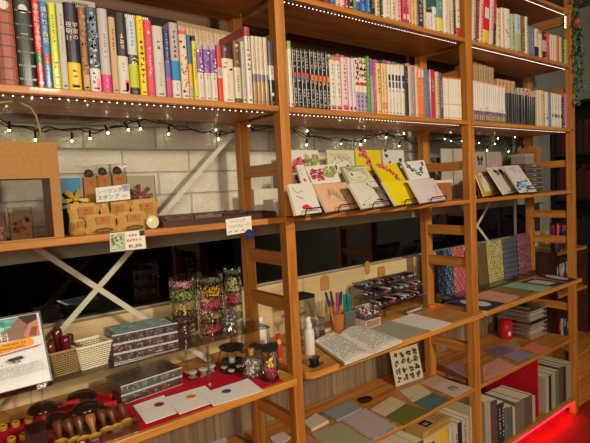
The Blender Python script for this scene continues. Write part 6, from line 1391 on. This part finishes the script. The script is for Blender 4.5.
for k, (c, w, h, lb) in enumerate([('8c1424', .022, .18, 'red binder under the pen rack shelves'), ('b8b0a0', .03, .17, 'off white binder next to the red binder'), ('2c2c30', .04, .19, 'black binder under the pen rack shelves'), ('3c4048', .04, .16, 'dark slate binder under the pen rack shelves')]):
    o = MB().box((0, 0, 0), (w, .16, h), c).box((w*.25, -.0004, h*.6), (w*.75, 0, h*.85), 'a09888').build('binder', 'gloss', bevel=.001); put(o, Vector((2.125+[0, .024, .056, .098][k], .135, .3324))); tag(o, lb, 'binder')
# dark bookcase on the far wall
tt = thing('dark_bookcase', 'nearly black bookcase against the grey far wall', 'bookcase', (2.60, -.35, 0))
MB().box((0, 0, 0), (.19, .018, 1.86), '17130f').build('side_panel', 'painted', tt); MB().box((0, .715, 0), (.19, .733, 1.86), '17130f').build('side_panel', 'painted', tt); MB().box((.18, .018, 0), (.19, .715, 1.86), '0f0c0a').build('back_panel', 'painted', tt)
for zz in (.05, .45, .85, 1.2, 1.5, 1.842): MB().box((0, .018, zz), (.18, .715, zz+.018), '17130f').build('shelf_panel', 'painted', tt)
for j, zz in enumerate((.868, 1.218, 1.518)):
    y = .36; k = 0
    while y > .1:
        w = .018+.012*r2.random(); h = .18+.05*r2.random(); c, cn_ = r2.choice([('3c1014', 'dark red'), ('1c1c20', 'black'), ('4c1418', 'maroon'), ('2c2420', 'dark brown')])
        o = MB().box((0, 0, 0), (.12, w-.001, h), c).build('book', 'gloss'); put(o, Vector((2.62, y-w, zz+.0004))); tag(o, f'{cn_} book in the {["third", "second", "upper"][j]} level of the dark bookcase', 'book', f'{cn_} books in the dark bookcase, level {["three", "two", "one"][j]}'); y -= w
# pale pipe on the wall
P = aty(559.5, 205, .365); o = MB().lathe([(.009, 0), (.009, 1.75)], 12, 'b8b4a4').build('wall_pipe', 'painted', smooth=True); put(o, Vector((2.09, .378, 0))); tag(o, 'pale vertical pipe on the wall behind the far upright', 'pipe')
# hanging ivy with a red flower
top = aty(572, 2, -.02)
tt = thing('hanging_ivy', 'artificial ivy trailing from the top of the last post', 'ivy', (2.056, .0, 2.27)); O_ = Vector((2.056, .0, 2.27))
stem = MB(); lv = MB()
def leaf(c, d, s, col):
    d = d.normalized(); a = d.cross(Vector((r2.random()-.5, r2.random()-.5, r2.random()-.5))).normalized(); n = d.cross(a)*.12
    pts = [c, c+d*s*.35+a*s*.42, c+d*s*.75+a*s*.22, c+d*s*1.1, c+d*s*.75-a*s*.22, c+d*s*.35-a*s*.42]; mid = c+d*s*.55+n*s
    for k in range(6): lv.quad([mid, pts[k], pts[(k+1) % 6]], col)
for q, (px, z1_) in enumerate([(578, 104), (583, 88), (580, 60)]):
    p0 = Vector((0, .012*q, .12-.03*q)); e = aty(px, z1_, -.03+.02*q)-O_; pts = []
    for k in range(15):
        t = k/14; x = p0.x+(e.x-p0.x)*min(1, t*3)+.008*math.sin(k*1.3+q); pts.append(Vector((x, p0.y+(e.y-p0.y)*t+.006*math.cos(k+q), p0.z+(e.z-p0.z)*t)))
    stem.tube(pts, .0014, 4, '3c5c30')
    for k in range(90):
        t = r2.random(); i = int(t*13.99); c = pts[i].lerp(pts[i+1], t*13.99-i); a = r2.random()*6.28
        leaf(c, Vector((math.cos(a), math.sin(a), -.9)), .017+.011*r2.random(), r2.choice(['2c5430', '44704a', '20402a', '3a6440', '587f5c']))
for k in range(26): a = r2.random()*6.28; leaf(Vector((-.01+.03*math.cos(a), .0+.02*math.sin(a), .0+.12*r2.random())), Vector((math.cos(a), math.sin(a), .1)), .026, r2.choice(['3c4c2c', '2c3c24', '5c4c30']))
stem.build('vine', 'leaf', tt, smooth='all'); lv.build('leaves', 'leaf', tt)['kind'] = 'stuff'
b = MB(); c = aty(574.5, 23, -.02)-O_
for k in range(16):
    a = k*2.4; rr_ = .004+.0016*k; d = Vector((math.cos(a), -.5, math.sin(a))).normalized(); u_ = d.cross(Vector((0, 1, 0))).normalized()
    b.quad([c, c+d*rr_+u_*.006, c+d*(rr_+.008), c+d*rr_-u_*.006], r2.choice(['c81c34', 'a81028', 'd83048']))
b.build('flower', 'fabric', tt)
# red standing board and blue record on the bottom shelf
P = aty(543.5, 378, .02); o = MB().box((0, 0, 0), (.012, .30, .315), 'b01020').build('red_board', 'gloss', bevel=.001); put(o, Vector((1.628, .03, ZG+.0003))); tag(o, 'upright glossy red board between the low books and record sleeves', 'board')
xa_, xb2, zt9 = aty(513, 392, .235).x, 1.622, aty(528, 378, .235).z
s = Sheet((xa_, .215, ZG+.0005), (xb2, .215, ZG+.0005), (xb2, .235, zt9), (xa_, .235, zt9), th=.004); s.body('2c3c68'); q = random.Random(3)
for k in range(40): s.blob(.08+.84*q.random(), .4+.55*q.random(), .07, .05, q.choice(['4c6ca0', '8ca0b8', '1c2440', '5c80b0', 'a8b4b8']), 8, .4, r=q)
s.blob(.35, .72, .22, .14, '14161c', 16)
s.done('record_sleeve', 'blue picture record sleeve leaning behind the low books', 'record')
# kraft wrapped box lying on the slate books
tt = thing('kraft_box', 'tan box with a black picture on its lid, lying on the low books', 'box', (.655, .022, .3325), rz=.02)
m = MB(); m.box((0, 0, 0), (.205, .09, .027), 'b08c50'); m.box((.04, -.0004, .004), (.19, 0, .022), '9c7838'); m.box((.05, .02, .0271), (.10, .065, .0274), '201c1e'); m.box((.06, .03, .0275), (.085, .05, .0277), '8c8478')
for k in range(8): m.box((.12+.008*k, .02, .0271), (.123+.008*k, .03+.02*(k % 3), .0273), '5c4424')
m.build('box_body', 'kraft', tt)
# ------------------------------------------------------------------ light
def area(name, loc, target, size, power, col, size_y=None):
    ld = bpy.data.lights.new(name, 'AREA'); ld.energy = power; ld.color = col; ld.size = size
    if size_y: ld.shape = 'RECTANGLE'; ld.size_y = size_y
    o = bpy.data.objects.new(name, ld); COL.objects.link(o); o.location = loc
    o.rotation_euler = (Vector(target)-Vector(loc)).to_track_quat('-Z', 'Y').to_euler(); return o
for k, (x, y) in enumerate([(.05, -3.2)]):
    area('ceiling_spot', (x, y, 2.38), (.5, 0, 1.1), .22, 92, (1, .86, .66))
area('overhead_fill', (.3, -2.5, 2.45), (.3, 0, .8), .9, 16, (1, .86, .66))  # broad overhead fill added to even out the light, not a fixture
area('side_fill', (-1.9, -2.7, 1.75), (.5, .1, .65), .7, 54, (1, .86, .62))  # unseen low fill added to brighten worktops and shaded sides, no known source
wd = bpy.data.worlds.new('world'); scene.world = wd; wd.use_nodes = True
wd.node_tree.nodes['Background'].inputs[0].default_value = (.02, .022, .03, 1); wd.node_tree.nodes['Background'].inputs[1].default_value = .3
vs = scene.view_settings; vs.view_transform = 'Standard'; vs.look = 'None'; vs.gamma = 1; vs.use_curve_mapping = False; vs.exposure = -0.28
# red strip under the lowest boards
t = thing('red_light_strip', 'red light strip glowing on the floor under the lowest shelf', 'light strip', (1.06, .020, .058))
MB().box((0, 0, -.004), (.95, .008, 0), 'crimson').build('tape', 'led_red', t)

MB().box((0, .002, 0), (.012, .006, ZG-TH-.0585)).box((.938, .002, 0), (.95, .006, ZG-TH-.0585)).build('bracket', 'black_metal', t)
